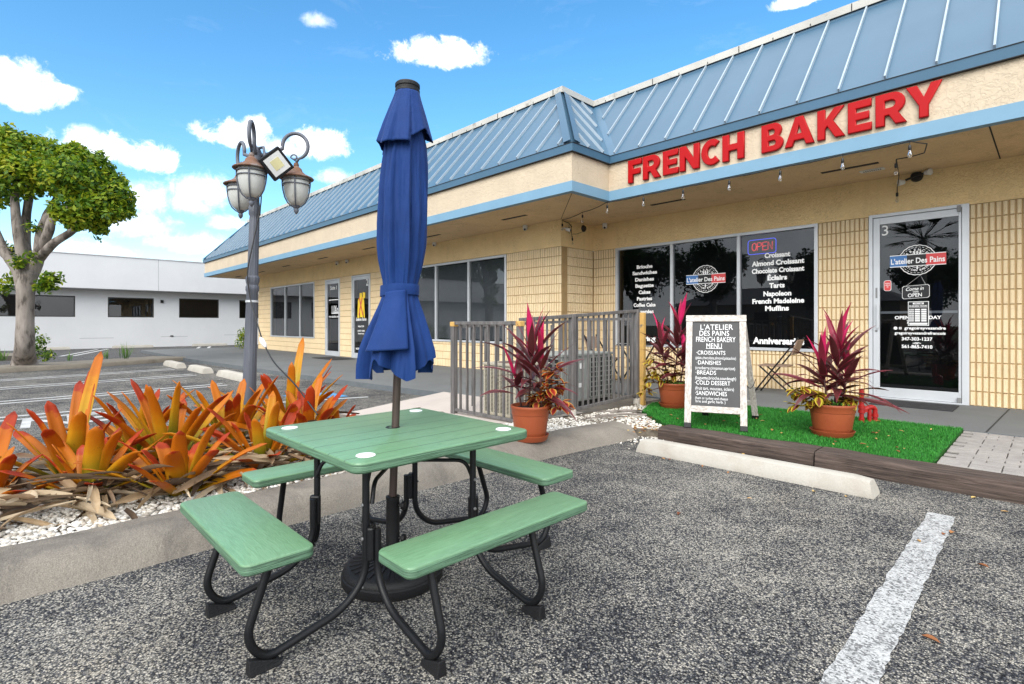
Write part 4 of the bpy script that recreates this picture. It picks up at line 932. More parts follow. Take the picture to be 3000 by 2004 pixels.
def letter_mesh(ch, x0, x1, z0, z1, y, depth, mat, parent):
    polys, wd = glyph(ch); cu = bpy.data.curves.new('letter', 'CURVE'); cu.dimensions = '2D'; cu.fill_mode = 'BOTH'; bv = .010; cu.extrude = depth/2-bv; cu.bevel_depth = bv; cu.bevel_resolution = 1; cu.offset = -bv
    W_, H_ = x1-x0, z1-z0
    for p in polys:
        sp_ = cu.splines.new('POLY'); sp_.points.add(len(p)-1); sp_.use_cyclic_u = True
        for i, (a, b) in enumerate(p): sp_.points[i].co = (a/wd*W_, b*H_, 0, 1)
    ob = bpy.data.objects.new('t', cu); COL.objects.link(ob); bpy.context.view_layer.update()
    me = bpy.data.meshes.new_from_object(ob.evaluated_get(bpy.context.evaluated_depsgraph_get())); bpy.data.objects.remove(ob)
    me.name = 'letter'; me.transform(Matrix.Translation((x0, y, z0)) @ Matrix.Rotation(R(90), 4, 'X')); me.transform(Matrix.Translation(-world_loc(parent)))
    me.materials.clear(); me.materials.append(mat); o = bpy.data.objects.new('letter', me); COL.objects.link(o); o.parent = parent; return o
sg = thing('shop_sign', 'large raised red FRENCH BAKERY letters on the cream fascia', 'sign', (-3.1,8.0,3.945))
for ch, a, b in (('F',-5.275,-5.005),('R',-4.975,-4.640),('E',-4.59,-4.31),('N',-4.285,-3.945),('C',-3.91,-3.605),('H',-3.572,-3.240),('B',-2.99,-2.69),('A',-2.672,-2.292),('K',-2.255,-1.93),('E',-1.895,-1.63),('R',-1.59,-1.27),('Y',-1.272,-.93)):
    letter_mesh(ch, a, b, 3.747, 4.148, 8.02-.028, .056, M['red'], sg)
# ------------------------------------------------------------------ string lights, cameras, floodlights
sg2 = thing('string_lights', 'black festoon cable with clear bulbs along the soffit edge below the red sign', 'string lights', (-4,8.1,3.45))
cab = []; bulbs = [(-6.6,8.36),(-5.74,8.0),(-4.97,7.99),(-4.23,7.99),(-3.47,7.99),(-2.735,7.99),(-1.957,7.99),(-1.239,7.99)]
path = [(-7.40,8.72,3.505),(-7.42,8.69,3.50)]
path = [(-7.415,9.02,3.40),(-7.41,8.9,3.47),(-7.40,8.66,3.50),(-6.6,8.36,3.50)]+[(x, 7.985, 3.497) for x, y in bulbs[1:]]+[(-1.08,8.05,3.44),(-1.14,8.3,3.40),(-1.45,8.44,3.42),(-1.50,8.9,3.30),(-1.66,9.72,3.33),(-1.665,9.74,3.2)]
mid = []
for a, b in zip(path, path[1:]):
    a, b = Vector(a), Vector(b)
    for k in range(6): t_ = k/6; mid.append(a*(1-t_)+b*t_-Vector((0, 0, .025*4*t_*(1-t_)*min(1, (b-a).length))))
mid.append(Vector(path[-1])); mb = MB(); mb.tube(mid, .007, 6)
for z0, z1 in ((3.40,3.05),): mb.tube([(-7.41,8.98,3.45),(-7.415,9.0,3.3),(-7.415,9.03,3.12)], .006, 6); mb.tube([(-7.41,9.03,3.24),(-7.40,9.18,3.26),(-7.40,9.45,3.36)], .005, 6)
mb.build('cable', M['cable'], sg2)
allb = [(x, y, 3.49) for x, y in bulbs]+[(-1.455,8.44,3.41),(-1.664,9.73,3.29),(-7.41,8.69,3.47),(-7.40,8.90,3.42),(-7.41,9.03,3.20),(1.0,8.6,3.45)]
for i, (x, y, z) in enumerate(allb):
    mb = MB(); mb.tube([(x,y,z+.005),(x,y,z-.05)], .004, 6); mb.lathe([(0,0),(.014,0),(.0175,-.012),(.0175,-.055),(.013,-.06),(0,-.06)], (x,y,z-.045), 10)
    so_ = mb.build('bulb_socket', M['cable'], sg2, smooth=True, auto=50)
    mb = MB(); mb.lathe([(.011,0),(.013,-.012),(.025,-.045),(.027,-.062),(.022,-.08),(.010,-.09),(0,-.092)], (x,y,z-.105), 12); mb.build('bulb', M['bulb'], so_, smooth=True)
def camera_dome(x, y, z, label, bullet=None):
    t_ = thing('security_camera', label, 'camera', (x,y,z), 'white security cameras under the soffit')
    mb = MB(); mb.lathe([(0,.07),(.05,.07),(.055,.05),(.055,-.02),(.045,-.045),(0,-.06)], (x,y,z), 14); mb.build('housing', M['cam_white'], t_, smooth=True, auto=50)
    mb = MB(); d = Vector(bullet or (.5,-.8,-.35)).normalized(); mb.lathe([(0,.012),(.02,.01),(.026,-.01),(0,-.012)], Vector((x,y,z-.02))+d*.052, 12, d.to_track_quat('Z', 'Y').to_matrix()); mb.build('lens', M['cable'], t_)
camera_dome(-8.45,8.60,3.455,'white turret camera above the blinds window nearest the wall corner'); camera_dome(-17.9,8.6,3.43,'left of the two white cameras over the doors of suites 1 and 2'); camera_dome(-17.15,8.6,3.43,'right of the two white cameras over the doors of suites 1 and 2'); camera_dome(-7.04,9.72,3.45,'small white camera with black lens at the inner corner above the bakery window'); camera_dome(-11.98,8.6,3.47,'small camera right beside the umbrella canopy under the soffit')
t_ = thing('bullet_camera', 'white cylindrical camera on the short return wall beside the festoon bulbs', 'camera', (-7.40,8.80,3.31)); d = Vector((.75,.35,-.25)).normalized(); q = d.to_track_quat('Z', 'Y').to_matrix()
mb = MB(); mb.lathe([(0,-.06),(.03,-.06),(.038,-.05),(.038,.05),(0,.05)], (-7.33,8.80,3.30), 14, q); mb.tube([(-7.445,8.74,3.34),(-7.36,8.78,3.33)], .012, 6); mb.build('housing', M['cam_white'], t_, smooth=True, auto=50)
mb = MB(); mb.lathe([(0,.054),(.036,.054),(.036,.05),(0,.05)], (-7.33,8.80,3.30), 14, q); mb.build('lens', M['cable'], t_)
t_ = thing('round_wall_light', 'round black fitting on the short return wall at the inner corner', 'wall light', (-7.44,9.46,3.42)); mb = MB(); mb.lathe([(0,.05),(.05,.05),(.075,.02),(.08,0)], (-7.444,9.46,3.42), 18, Matrix.Rotation(R(90), 3, 'Y')); mb.build('lamp_body', M['cable'], t_, smooth=True)
fl = thing('twin_floodlight', 'black twin floodlight fixture on the stucco above the bakery door', 'floodlight', (-1.45,9.80,3.45))
mb = MB(); mb.lathe([(0,.05),(.06,.05),(.075,.03),(.08,0)], (-1.44,9.828,3.46), 18, Matrix.Rotation(R(90), 3, 'X')); mb.tube([(-1.44,9.76,3.46),(-1.33,9.73,3.47)], .016, 8); mb.tube([(-1.44,9.76,3.46),(-1.56,9.73,3.41)], .016, 8); mb.build('bracket', M['cable'], fl, smooth=True, auto=50)
for x, z, s_ in ((-1.27,3.475,1),(-1.63,3.385,-1)):
    mb = MB(); mb.lathe([(0,-.02),(.03,-.02),(.05,.06),(0,.075)], (x-s_*.04,9.72,z), 14, Vector((s_*.8,-.5,-.1)).normalized().to_track_quat('Z', 'Y').to_matrix()); mb.build('lamp_head', M['cam_white'], fl, smooth=True, auto=60)
# ------------------------------------------------------------------ picnic table
TX, TY = -2.255, 1.378
pt = thing('picnic_table', 'green square picnic table with four attached benches and black tube frames', 'picnic table', (TX,TY,0))
mb = MB(); mb.slab(TX+.025, TY-.005, .945, .915, .70, .742, .05, .007, side=1); mb.build('tabletop', [M['green_top'], M['green_edge']], pt, smooth=True, auto=35)
for sx_ in (-1, 1):
    for sy_ in (-1, 1): mb = MB(); mb.lathe([(0,.0035),(.036,.0035),(.038,.001)], (TX+.025+sx_*.375,TY-.005+sy_*.365,.742), 24); mb.build('corner_disc', M['disc'], pt)
mb = MB(); mb.lathe([(.021,.002),(.034,.0025),(.036,.0)], (TX-.018,TY+.004,.742), 24); mb.build('umbrella_hole_ring', M['black_plastic'], pt)
ZBN = .445
BN = [(-1.58,1.437,.22,.965,'y',(1,0)), (-2.315,.695,.89,.25,'x',(0,-1)), (-2.965,1.40,.225,.95,'y',(-1,0)), (-2.29,2.145,.90,.25,'x',(0,1))]
A_ = .275; TR = .0155
for bx, by, bw, bl_, ax_, out_ in BN:
    mb = MB(); mb.slab(bx, by, bw, bl_, ZBN-.042, ZBN, .035, .007, side=1); mb.build('bench_seat', [M['green_'+ax_], M['green_edge']], pt, smooth=True, auto=35)
    ov = Vector((*out_, 0)); tv = Vector((-ov.y, ov.x, 0)); bc = Vector((bx, by, 0)); tcn = Vector((TX, TY, 0))
    for s_ in (-1, 1):
        post = tcn+ov*(A_-.012)+tv*(A_-.022)*s_ if False else tcn+ov*A_+tv*s_*A_
        # second tube of the pair hugs the post, then sweeps out to the foot and up to the seat
        main = (s_ > 0)
        base = post+(Vector((0,0,0)) if main else -tv*s_*.0-ov*.0)
        off = (tv*s_*-.017+ov*.017) if not main else (tv*s_*-.017+ov*.017)
        ptop = base+off
        dist_o = (bc-post).dot(ov); side = tv*s_*(.262-A_)
        foot = post+ov*(dist_o+.045)+side; seat = post+ov*(dist_o-.01)+side*.8
        z_top = .70 if main else .40
        pts_ = [ptop+Vector((0,0,z_top)), ptop+Vector((0,0,.20)), ptop+ov*.10+Vector((0,0,.10)), foot-ov*.03+Vector((0,0,.035)), foot+ov*.035+Vector((0,0,.13)), seat+Vector((0,0,ZBN-.045))]
        mb = MB(); mb.tube(fillet(pts_, [.10,.10,.085,.06], 7), TR, 12); fr = mb.build('leg_frame', M['black_metal'], pt, smooth=True, auto=60)
        mb = MB(); ff = foot; w_ = tv*.019
        P0 = [ff-ov*.085, ff+ov*.028]
        w_ = w_*1.; vs = [P0[0]-w_+Vector((0,0,.0)), P0[1]-w_*1.2, P0[1]+w_*1.2, P0[0]+w_, P0[0]-w_*.7+Vector((0,0,.022)), P0[1]-ov*.0-w_*.7+Vector((0,0,.06)), P0[1]-ov*.0+w_*.7+Vector((0,0,.06)), P0[0]+w_*.7+Vector((0,0,.018))]
        mb.add(vs, [(0,3,2,1),(4,5,6,7),(0,1,5,4),(1,2,6,5),(2,3,7,6),(3,0,4,7)]); mb.build('rubber_foot', M['black_plastic'], fr, bevel=.004)
        if main:
            mb = MB(); q = ptop
            for z in (.50, .36, .16): mb.lathe([(0,.006),(.006,.006),(.008,0)], q+Vector((0,0,z))+(ov*.0155 if ov.x+ov.y < 0 or True else ov), 8, ov.to_track_quat('Z', 'Y').to_matrix())
            mb.build('bolt', M['alu_dark'], fr)
mb = MB()
for sx_ in (-1, 1):
    for sy_ in (-1, 1):
        c0 = Vector((TX, TY, 0)); p = Vector((sx_*A_, sy_*A_, 0))
        mb.tube(fillet([c0+p*.05+Vector((0,0,.585)), c0+p*.90+Vector((0,0,.585)), c0+p*.985+Vector((0,0,.50))], .07, 6), .0095, 8)
mb.lathe([(.024,-.018),(.034,-.018),(.036,0),(.034,.018),(.024,.018)], (TX-.018,TY+.004,.585), 18)
mb.build('cross_brace', M['black_metal'], pt, smooth=True, auto=50)
for sx_ in (-1, 1):
    for sy_ in (-1, 1):
        mb = MB(); p = Vector((TX+sx_*(A_-.0), TY+sy_*A_, 0)); mb.bar(p+Vector((0,0,.27)), p+Vector((0,0,.41)), .03, .05, (sx_,sy_,0)); mb.build('clamp_plate', M['black_metal'], pt, bevel=.008)
# ------------------------------------------------------------------ umbrella and base
UX, UY = TX-.018, TY+.004
UB = Vector((UX, UY, 0))
lean = RT*.0005
def ux(z): return UB+RT*(.0365*(z-.4) if z > .4 else 0)+Vector((0, 0, z))
ub = thing('umbrella_base', 'round black ribbed plastic umbrella base under the picnic table', 'umbrella base', UB)
mb = MB(); prof = [(.0,.10),(.05,.105),(.06,.10),(.10,.096),(.215,.082),(.232,.070),(.238,.055),(.238,.05),(.244,.045),(.244,.012),(.236,0),(0,0)]
mb.lathe(prof[::-1], UB, 64)
for k in range(28):
    a = 2*PI*k/28; e_ = Vector((math.cos(a), math.sin(a), 0)); mb.bar(UB+e_*.095+Vector((0,0,.099)), UB+e_*.205+Vector((0,0,.086)), .012, .006)
mb.build('base_disc', M['black_plastic'], ub, smooth=True, auto=35)
mb = MB(); mb.lathe([(.04,.09),(.034,.12),(.032,.385),(.034,.39),(.034,.402),(.022,.404)], UB, 24); mb.build('stem', M['black_plastic'], ub, smooth=True, auto=40)
for z in (.20, .36):
    d = (RT*.9+FW*-.2).normalized(); mb = MB(); mb.lathe([(0,.035),(.020,.034),(.022,.028),(.020,.018),(.008,.016),(.008,0)], UB+d*.03+Vector((0,0,z)), 8, d.to_track_quat('Z', 'Y').to_matrix()); mb.build('knob', M['black_plastic'], ub)
um = thing('patio_umbrella', 'closed navy blue patio umbrella tied with a strap, standing through the table', 'umbrella', UB)
mb = MB(); mb.tube([ux(.30), ux(.42), ux(1.0), ux(2.395)], .019, 20); mb.build('pole', M['pole'], um, smooth=True, auto=50)
mb = MB(); c_ = ux(2.39); mb.lathe([(0,-.005),(.055,-.005),(.060,0),(.060,.012),(.0565,.016),(.0565,.022),(.0605,.026),(.0605,.040),(.055,.046),(0,.048)], c_, 32); mb.build('cap', M['black_plastic'], um, smooth=True, auto=40)
def interp(tab, z):
    for (z0, r0), (z1, r1) in zip(tab, tab[1:]):
        if z0 <= z <= z1: t_ = (z-z0)/(z1-z0); return r0+(r1-r0)*t_
    return tab[0][1] if z < tab[0][0] else tab[-1][1]
VIEW = math.atan2(-FW.y, -FW.x)   # azimuth of the side facing the street
def canopy(tab, ztop, hem, nfold, amp, seed, phase, nz=60, na=240, sharp=2.2, wob=.01):
    rnd = random.Random(seed); vs = []; fs = []; ph = [rnd.uniform(0, 6) for _ in range(6)]; wts = [rnd.uniform(.6, 1.3) for _ in range(nfold)]
    for i in range(nz+1):
        for k in range(na):
            a = 2*PI*k/na; zh = hem(a); z = ztop+(zh-ztop)*(i/nz)
            r = interp(tab, z); q = ((a+phase+.10*math.sin(z*3.1+ph[0])+.06*math.sin(2*a+ph[1]))/(2*PI)*nfold) % nfold; fi = int(q); fr_ = q-fi
            saw = fr_**.75 if fr_ < .82 else (1-fr_)/.18*(.82**.75)
            A = interp(amp, z)
            fold = (saw-.5)*A*wts[fi % nfold]+.25*A*math.sin(a*nfold*2+ph[2]+z*2)*.35
            wr = wob*mnoise.noise(Vector((math.cos(a)*3.3, math.sin(a)*3.3, z*4+seed)))+wob*.5*mnoise.noise(Vector((math.cos(a)*9, math.sin(a)*9, z*7)))
            rr_ = max(.02, r*(1+fold)+wr*(r/.12)); c = ux(z); vs.append((c.x+rr_*math.cos(a), c.y+rr_*math.sin(a), z))
    for i in range(nz):
        for k in range(na): k2 = (k+1) % na; fs.append((i*na+k, (i+1)*na+k, (i+1)*na+k2, i*na+k2))
    mb = MB(); mb.add(vs, fs); return mb
def dA(a, b): return (a-b+PI) % (2*PI)-PI
tab = [(.95,.170),(1.05,.174),(1.12,.166),(1.22,.137),(1.32,.105),(1.38,.086),(1.41,.082),(1.45,.083),(1.50,.092),(1.56,.102),(1.64,.110),(1.75,.113),(1.9,.111),(2.05,.103),(2.15,.094),(2.28,.06),(2.4,.05)]
am = [(.95,.50),(1.15,.42),(1.30,.30),(1.38,.16),(1.44,.12),(1.52,.26),(1.65,.34),(1.8,.32),(2.05,.24),(2.3,.2)]
def hem(a):
    d = dA(a, VIEW)   # + = towards the left of the picture
    pts_ = [(-3.2,1.02),(-2.2,1.0),(-1.55,1.13),(-1.25,1.12),(-1.0,.995),(-.75,.985),(-.52,1.0),(-.48,1.09),(-.2,1.06),(.1,1.02),(.45,.985),(.8,1.02),(1.2,1.075),(1.5,1.10),(2.2,1.0),(3.2,1.02)]
    d = -d
    pts2 = sorted((-x, z) for x, z in pts_)
    for (x0, z0), (x1, z1) in zip(pts2, pts2[1:]):
        if x0 <= d <= x1: return z0+(z1-z0)*(d-x0)/(x1-x0)
    return 1.02
canopy(tab, 2.36, hem, 8, am, 3, -VIEW+.9).build('canopy', M['navy'], um, smooth=True)
# loose front fold that hangs over the strap side
mb = MB(); vs = []; fs = []; nz, na = 30, 30
for i in range(nz+1):
    z = 1.415-(1.415-1.135)*i/nz
    for k in range(na+1):
        s_ = k/na; a = VIEW+.46-1.05*s_*(.95+.12*i/nz); r = interp(tab, z)*(1.08+.10*i/nz)+.006+.006*math.sin(s_*PI)+.003*math.sin(s_*7+z*9); c = ux(z)
        if k in (0, na): r -= .035
        vs.append((c.x+r*math.cos(a), c.y+r*math.sin(a), z-.012*s_))
for i in range(nz):
    for k in range(na): fs.append((i*(na+1)+k, (i+1)*(na+1)+k, (i+1)*(na+1)+k+1, i*(na+1)+k+1))
mb.add(vs, fs); o = mb.build('front_flap', M['navy'], um, smooth=True); sm = o.modifiers.new('t', 'SOLIDIFY'); sm.thickness = .006
tb = [(2.06,.148),(2.12,.139),(2.18,.124),(2.24,.106),(2.30,.087),(2.36,.068),(2.40,.057)]
am2 = [(2.05,.26),(2.15,.20),(2.3,.10),(2.4,.03)]
def hem2(a):
    d = dA(a, VIEW); return 2.135+.014*math.sin(3*a+1)+.012*math.sin(5*a)+(.03*(d > .4)) - .018*math.cos(d+.6)
o = canopy(tb, 2.388, hem2, 8, am2, 9, -VIEW+.3, 26, 240, wob=.004).build('top_tier', M['navy'], um, smooth=True); sm = o.modifiers.new('t', 'SOLIDIFY'); sm.thickness = .004
mb = MB(); vs = []; fs = []; na = 90
for k in range(na):
    a = 2*PI*k/na; r = .094+.003*math.sin(a*5)
    for z in (1.388, 1.398, 1.430, 1.440): c = ux(z); vs.append((c.x+(r+(.002 if 1.39 < z < 1.435 else 0))*math.cos(a), c.y+r*math.sin(a), z+.006*math.sin(a-VIEW+1)))
for k in range(na):
    for j in range(3): k2 = (k+1) % na; fs.append((k*4+j, k2*4+j, k2*4+j+1, k*4+j+1))
mb.add(vs, fs); mb.build('strap', M['navy'], um, smooth=True)
# ------------------------------------------------------------------ lamp post
LB = on_ground(727, 1258, .1); LD = (LB-Vector((0,0,EYE))).dot(FW)
tilt = RT*.030
lp = thing('lamp_post', 'leaning grey lamp post with lanterns rising behind the orange plants', 'lamp post', LB)
def lz(z): return LB+tilt*z+Vector((0, 0, z))
HP = 2.93
mb = MB(); prof = [(.0,0.),(.12,0.),(.12,.04),(.08,.08),(.070,.35),(.064,1.0),(.058,1.50),(.068,1.52),(.068,1.56),(.058,1.58),(.070,1.62),(.070,1.66),(.056,1.68),(.051,2.3),(.049,2.33),(.060,2.35),(.062,2.43),(.050,2.45),(.045,2.5),(.038,HP-.04),(.037,HP),(.052,HP+.01),(.054,HP+.10),(.042,HP+.13),(.02,HP+.16),(0,HP+.165)]
vs = []; fs = []; seg = 28
for r, z in prof:
    c = lz(z)
    for k in range(seg):
        a = 2*PI*k/seg; fl_ = 1-.06*(k % 2)*(1 if .1 < z < 2.9 else 0); vs.append((c.x+r*fl_*math.cos(a), c.y+r*fl_*math.sin(a), c.z))
for i in range(len(prof)-1):
    for k in range(seg): k2 = (k+1) % seg; fs.append((i*seg+k, i*seg+k2, (i+1)*seg+k2, (i+1)*seg+k))
mb.add(vs, fs); mb.build('pole', M['lamp_metal'], lp, smooth=True, auto=32)
mb = MB()
for z in (1.40, 2.78): mb.lathe([(.062 if z < 2 else .041,-.012),(.066 if z < 2 else .045,-.012),(.066 if z < 2 else .045,.012),(.062 if z < 2 else .041,.012)], lz(z), 20)
mb.build('hose_clamp', M['alu'], lp)
def lantern(c, scale=1.):
    """c = top hook point"""
    LM = Matrix.Diagonal((1.14, 1.14, .93))
    mb = MB(); mb.lathe([(.0,.0),(.02,0),(.026,-.03),(.022,-.04),(.05,-.07),(.058,-.10),(.09,-.135),(.155,-.172),(.162,-.182),(.158,-.190),(.12,-.185),(0,-.17)], c, 28, LM); cap_ = mb.build('lantern', M['rust'], lp, smooth=True, auto=60)
    mb = MB(); mb.lathe([(.116,-.18),(.118,-.24),(.112,-.32),(.098,-.40),(.075,-.46),(.04,-.50),(0,-.51)], c, 28, LM); mb.build('lantern_glass', M['frost'], cap_, smooth=True)
    mb = MB()
    for k in range(4):
        a = PI/4+k*PI/2+.3; mb.tube([c+Vector((1.14*rr*math.cos(a), 1.14*rr*math.sin(a), .93*z)) for rr, z in ((.128,-.19),(.126,-.26),(.119,-.33),(.104,-.41),(.08,-.47),(.045,-.51),(.01,-.525))], .0075, 6)
    for rr, z in ((.1275,-.215),(.124,-.265)): mb.tube([c+Vector((1.14*rr*math.cos(a), 1.14*rr*math.sin(a), .93*z)) for a in np.linspace(0, 2*PI, 25)], .006, 6)
    mb.lathe([(.035,-.505),(.03,-.53),(.018,-.54),(.024,-.555),(.02,-.58),(.006,-.605),(0,-.607)], c, 12, LM); mb.build('lantern_cage', M['lamp_metal'], cap_, smooth=True, auto=60)
def hookarm(d, top, reach):
    """scroll arm: leaves the post, rises in a ring and ends at the lantern hook"""
    d = d.normalized(); b = lz(HP+.06); h = b+d*reach+Vector((0,0,top)); r = .135; cx_ = h-d*.01+Vector((0,0,r+.05)); pts_ = [b+d*.02, b+d*(reach*.3)+Vector((0,0,(top+r)*.35))]
    mb = MB()
    for a in np.linspace(R(192), R(-75), 22): pts_.append(cx_+d*r*math.cos(a)+Vector((0,0,r*1.05*math.sin(a))))
    pts_.append(h+Vector((0,0,.0)))
    mb.tube(pts_, [.02]*(len(pts_)-4)+[.018,.016,.014,.012], 10)
    q = [cx_+d*(r*.75)*.0+Vector((0,0,0))]
    sc = [h+Vector((0,0,.02))]; 
    for a in np.linspace(0, 5, 14): sc.append(h-d*.02+Vector((0,0,.06))+(-d*math.cos(a)+Vector((0,0,1))*math.sin(a))*(.04-.005*a))
    mb.tube(sc, .009, 6); mb.build('scroll_arm', M['lamp_metal'], lp, smooth=True); return h
def lantern_at(u, v, D): return at_depth(u, v, D)
for (u, v, dd) in ((737,448,-.25),(868,478,.05),(705,500,.42)):
    c = at_depth(u, v, LD+dd); d = (c-lz(0)); d.z = 0; b = lz(HP+.06); dv = Vector((c.x-b.x, c.y-b.y, 0)); reach = dv.length; hookarm(dv, c.z-b.z, reach); lantern(c)
# floodlight clamped to the post
fd = thing('floodlight', 'diamond-tilted square floodlight with a white reflector clamped on the lamp post', 'floodlight', at_depth(812,478,LD-.28))
fc = at_depth(810,480,LD-.26); nrm = (-FW*.72+RT*.66-Vector((0,0,.22))).normalized(); ex = nrm.cross(Vector((0,0,1))).normalized()*-1; ez = nrm.cross(ex).normalized()
if ez.z < 0: ez = -ez
e1 = (ex+ez).normalized(); e2 = (ez-ex).normalized(); Hs = .128
mb = MB(); mb.obox(fc-e1*Hs-e2*Hs-nrm*.035, e1*2*Hs, e2*2*Hs, nrm*.05); mb.build('housing', M['black_metal'], fd, bevel=.006)
mb = MB(); mb.obox(fc-e1*.098-e2*.098+nrm*.014, e1*.196, e2*.196, nrm*.004); mb.build('reflector', M['flood_face'], fd)
mb = MB(); mb.obox(fc-e1*.052-e2*.052+nrm*.018, e1*.104, e2*.104, nrm*.003); mb.build('emitter', M['flood_led'], fd)
mb = MB(); b = lz(HP+.02); mb.tube(fillet([b, b-Vector((0,0,.02))+RT*.12, fc-ez*.14-nrm*.05], .04, 4), .012, 8); mb.tube([lz(HP+.14), lz(HP+.14)+RT*.10-FW*.05, fc+ez*.02-ex*.10-nrm*.04], .014, 8); mb.build('bracket', M['lamp_metal'], fd)
pc_ = thing('power_cord', 'black cord with a white taped joint strung from the lamp post into the plants', 'cord', at_depth(770,1000,LD-.3))
cp = [lz(2.9)+RT*.05-FW*.04, lz(2.5)+RT*.085-FW*.02, lz(2.0)+RT*.03-FW*.085, lz(1.7)-RT*.02-FW*.095, lz(1.42)+RT*.02-FW*.085, at_depth(770,1002,LD-.3), at_depth(800,1060,LD-.5), at_depth(868,1130,LD-.8), at_depth(930,1215,LD-1.2)]
mb = MB(); mb.tube(fillet(cp, .12, 5), .0075, 6); mb.build('cable', M['cable'], pc_, smooth=True)
mb = MB(); a, b = at_depth(763,990,LD-.29), at_depth(779,1018,LD-.36); mb.tube([a, a+(b-a)*.25, a+(b-a)*.7, b], [.012,.026,.024,.012], 10); mb.build('taped_joint', M['tape'], pc_, smooth=True)
# ------------------------------------------------------------------ metal fence
fe = thing('metal_fence', 'weathered grey metal picket fence enclosing the air conditioners', 'fence', (-4.27,4.26,0))
FX0, FX1, FY0, FY1 = -5.50, -4.27, 4.263, 6.68
def post(x, y, z0, z1, w_=.062, cap_=False, foot_=False):
    mb = MB(); mb.box((x-w_/2,y-w_/2,z0),(x+w_/2,y+w_/2,z1)); o = mb.build('post', M['fence'], fe, bevel=.006)
    if cap_: mb = MB(); mb.box((x-w_/2-.006,y-w_/2-.006,z1-.05),(x+w_/2+.006,y+w_/2+.006,z1+.012)); mb.build('post_cap', M['fence_yellow'], o, bevel=.008)
    if foot_: mb = MB(); mb.lathe([(.052,0),(.052,.13),(.04,.14),(0,.14)], (x,y,.03), 16); mb.build('concrete_footing', M['white_conc'], o, smooth=True, auto=50)
    return o
post(FX0, FY0, .06, 1.27, .07, True); post(FX1, FY0, .06, 1.275, .066, True); post(-4.27,5.20,.12,1.36,.075,False,True); post(-4.27,6.68,.16,1.45,.075,False,True); 
mb = MB(); mb.box((-4.24,6.70,.05),(-4.17,6.77,1.42)); mb.build('post', M['fence_yellow'], fe, bevel=.006)
mb = MB(); mb.bar((FX0,FY0,1.265),(FX1,FY0,1.265),.05,.042); mb.build('rail', M['fence'], fe, bevel=.004)
mb = MB(); mb.bar((FX0,FY0,.13),(FX1,FY0,.13),.04,.035); mb.build('rail', M['fence'], fe, bevel=.004)
mb = MB(); mb.bar((FX1,FY0,1.30),(FX1,FY1+.06,1.45),.05,.042); mb.build('rail', M['fence'], fe, bevel=.004)
mb = MB(); mb.bar((FX1,FY0,.125),(FX1,FY1,.215),.04,.04); mb.build('rail', M['fence'], fe, bevel=.004)
n = 9
for i in range(1, n):
    x = FX0+(FX1-FX0)*i/n; mb = MB(); mb.box((x-.010,FY0-.017,.13),(x+.010,FY0+.017,1.25)); mb.build('picket', M['fence'], fe, bevel=.003)
n = 21
for i in range(1, n):
    y = FY0+(FY1-FY0)*i/n; z0 = .125+.09*i/n; z1 = 1.285+.15*i/n
    if abs(y-5.2) < .05: continue
    mb = MB(); mb.box((FX1-.014,y-.009,z0),(FX1+.014,y+.009,z1)); mb.build('picket', M['fence'], fe, bevel=.003)
# the back and left sides of the same enclosure
mb = MB(); mb.bar((FX0-.1,FY1+.2,1.33),(FX1,FY1+.2,1.33),.045,.04); mb.bar((FX0-.05,FY0+.1,1.22),(FX0-.05,FY1+.2,1.30),.045,.04); mb.build('back_rail', M['fence'], fe)
for i in range(8):
    x = FX0+.0+(FX1-FX0)*(i+.5)/8; mb = MB(); mb.box((x-.013,FY1+.182,.15),(x+.013,FY1+.218,1.32)); mb.build('picket', M['fence'], fe)
for i in range(10):
    y = FY0+.25+(FY1-FY0-.1)*(i+.5)/10; mb = MB(); mb.box((FX0-.068,y-.013,.13),(FX0-.032,y+.013,1.24)); mb.build('picket', M['fence'], fe)
# ------------------------------------------------------------------ air conditioners
ac = thing('air_conditioner', 'tan slotted air conditioner box behind the front of the fence', 'air conditioner', (-4.8,4.75,.075))
mb = MB(); mb.box((-5.08,4.40,.11),(-4.50,5.0,.735)); mb.build('casing', M['ac_tan'], ac, bevel=.02)
mb = MB()
for c in range(9):
    x = -5.035+c*.057
    for k in range(34): mb.box((x,4.397,.16+k*.0162),(x+.034,4.402,.167+k*.0162))
for c in range(8):
    y = 4.45+c*.062
    for k in range(34): mb.box((-4.502,y,.16+k*.0162),(-4.497,y+.036,.167+k*.0162))
mb.build('louvre', M['vent'], ac)
mb = MB(); mb.box((-5.10,4.38,.735),(-4.48,5.02,.765)); mb.k = 1; mb.lathe([(.0,.004),(.22,.004),(.23,0)], (-4.79,4.70,.766), 24); mb.box((-5.06,4.42,.075),(-4.52,4.98,.11)); mb.build('lid', [M['ac_tan'], M['rust']], ac, bevel=.006)
ac = thing('air_conditioner', 'grey air conditioner with a square coil grille behind the side of the fence', 'air conditioner', (-5.0,6.05,.075))
mb = MB(); mb.box((-5.42,5.45,.16),(-4.66,6.62,.80)); mb.build('casing', M['ac_grey'], ac, bevel=.015)
mb = MB(); mb.box((-5.44,5.43,.80),(-4.64,6.64,.835)); mb.build('lid', M['ac_grey'], ac, bevel=.006)
mb = MB(); mb.box((-4.662,6.06,.20),(-4.655,6.60,.78)); mb.box((-5.4,5.447,.20),(-4.7,5.452,.78)); mb.box((-5.38,5.5,.075),(-4.7,6.58,.16)); mb.build('coil', M['vent'], ac)
mb = MB()
for k in range(9): mb.box((-4.655,6.06,.20+k*.071),(-4.643,6.60,.213+k*.071))
for k in range(8): mb.box((-4.655,6.06+k*.0755,.20),(-4.6425,6.073+k*.0755,.78))
for k in range(9): mb.box((-5.4,5.435,.20+k*.071),(-4.68,5.446,.213+k*.071))
mb.build('coil_guard', M['ac_grey'], ac)
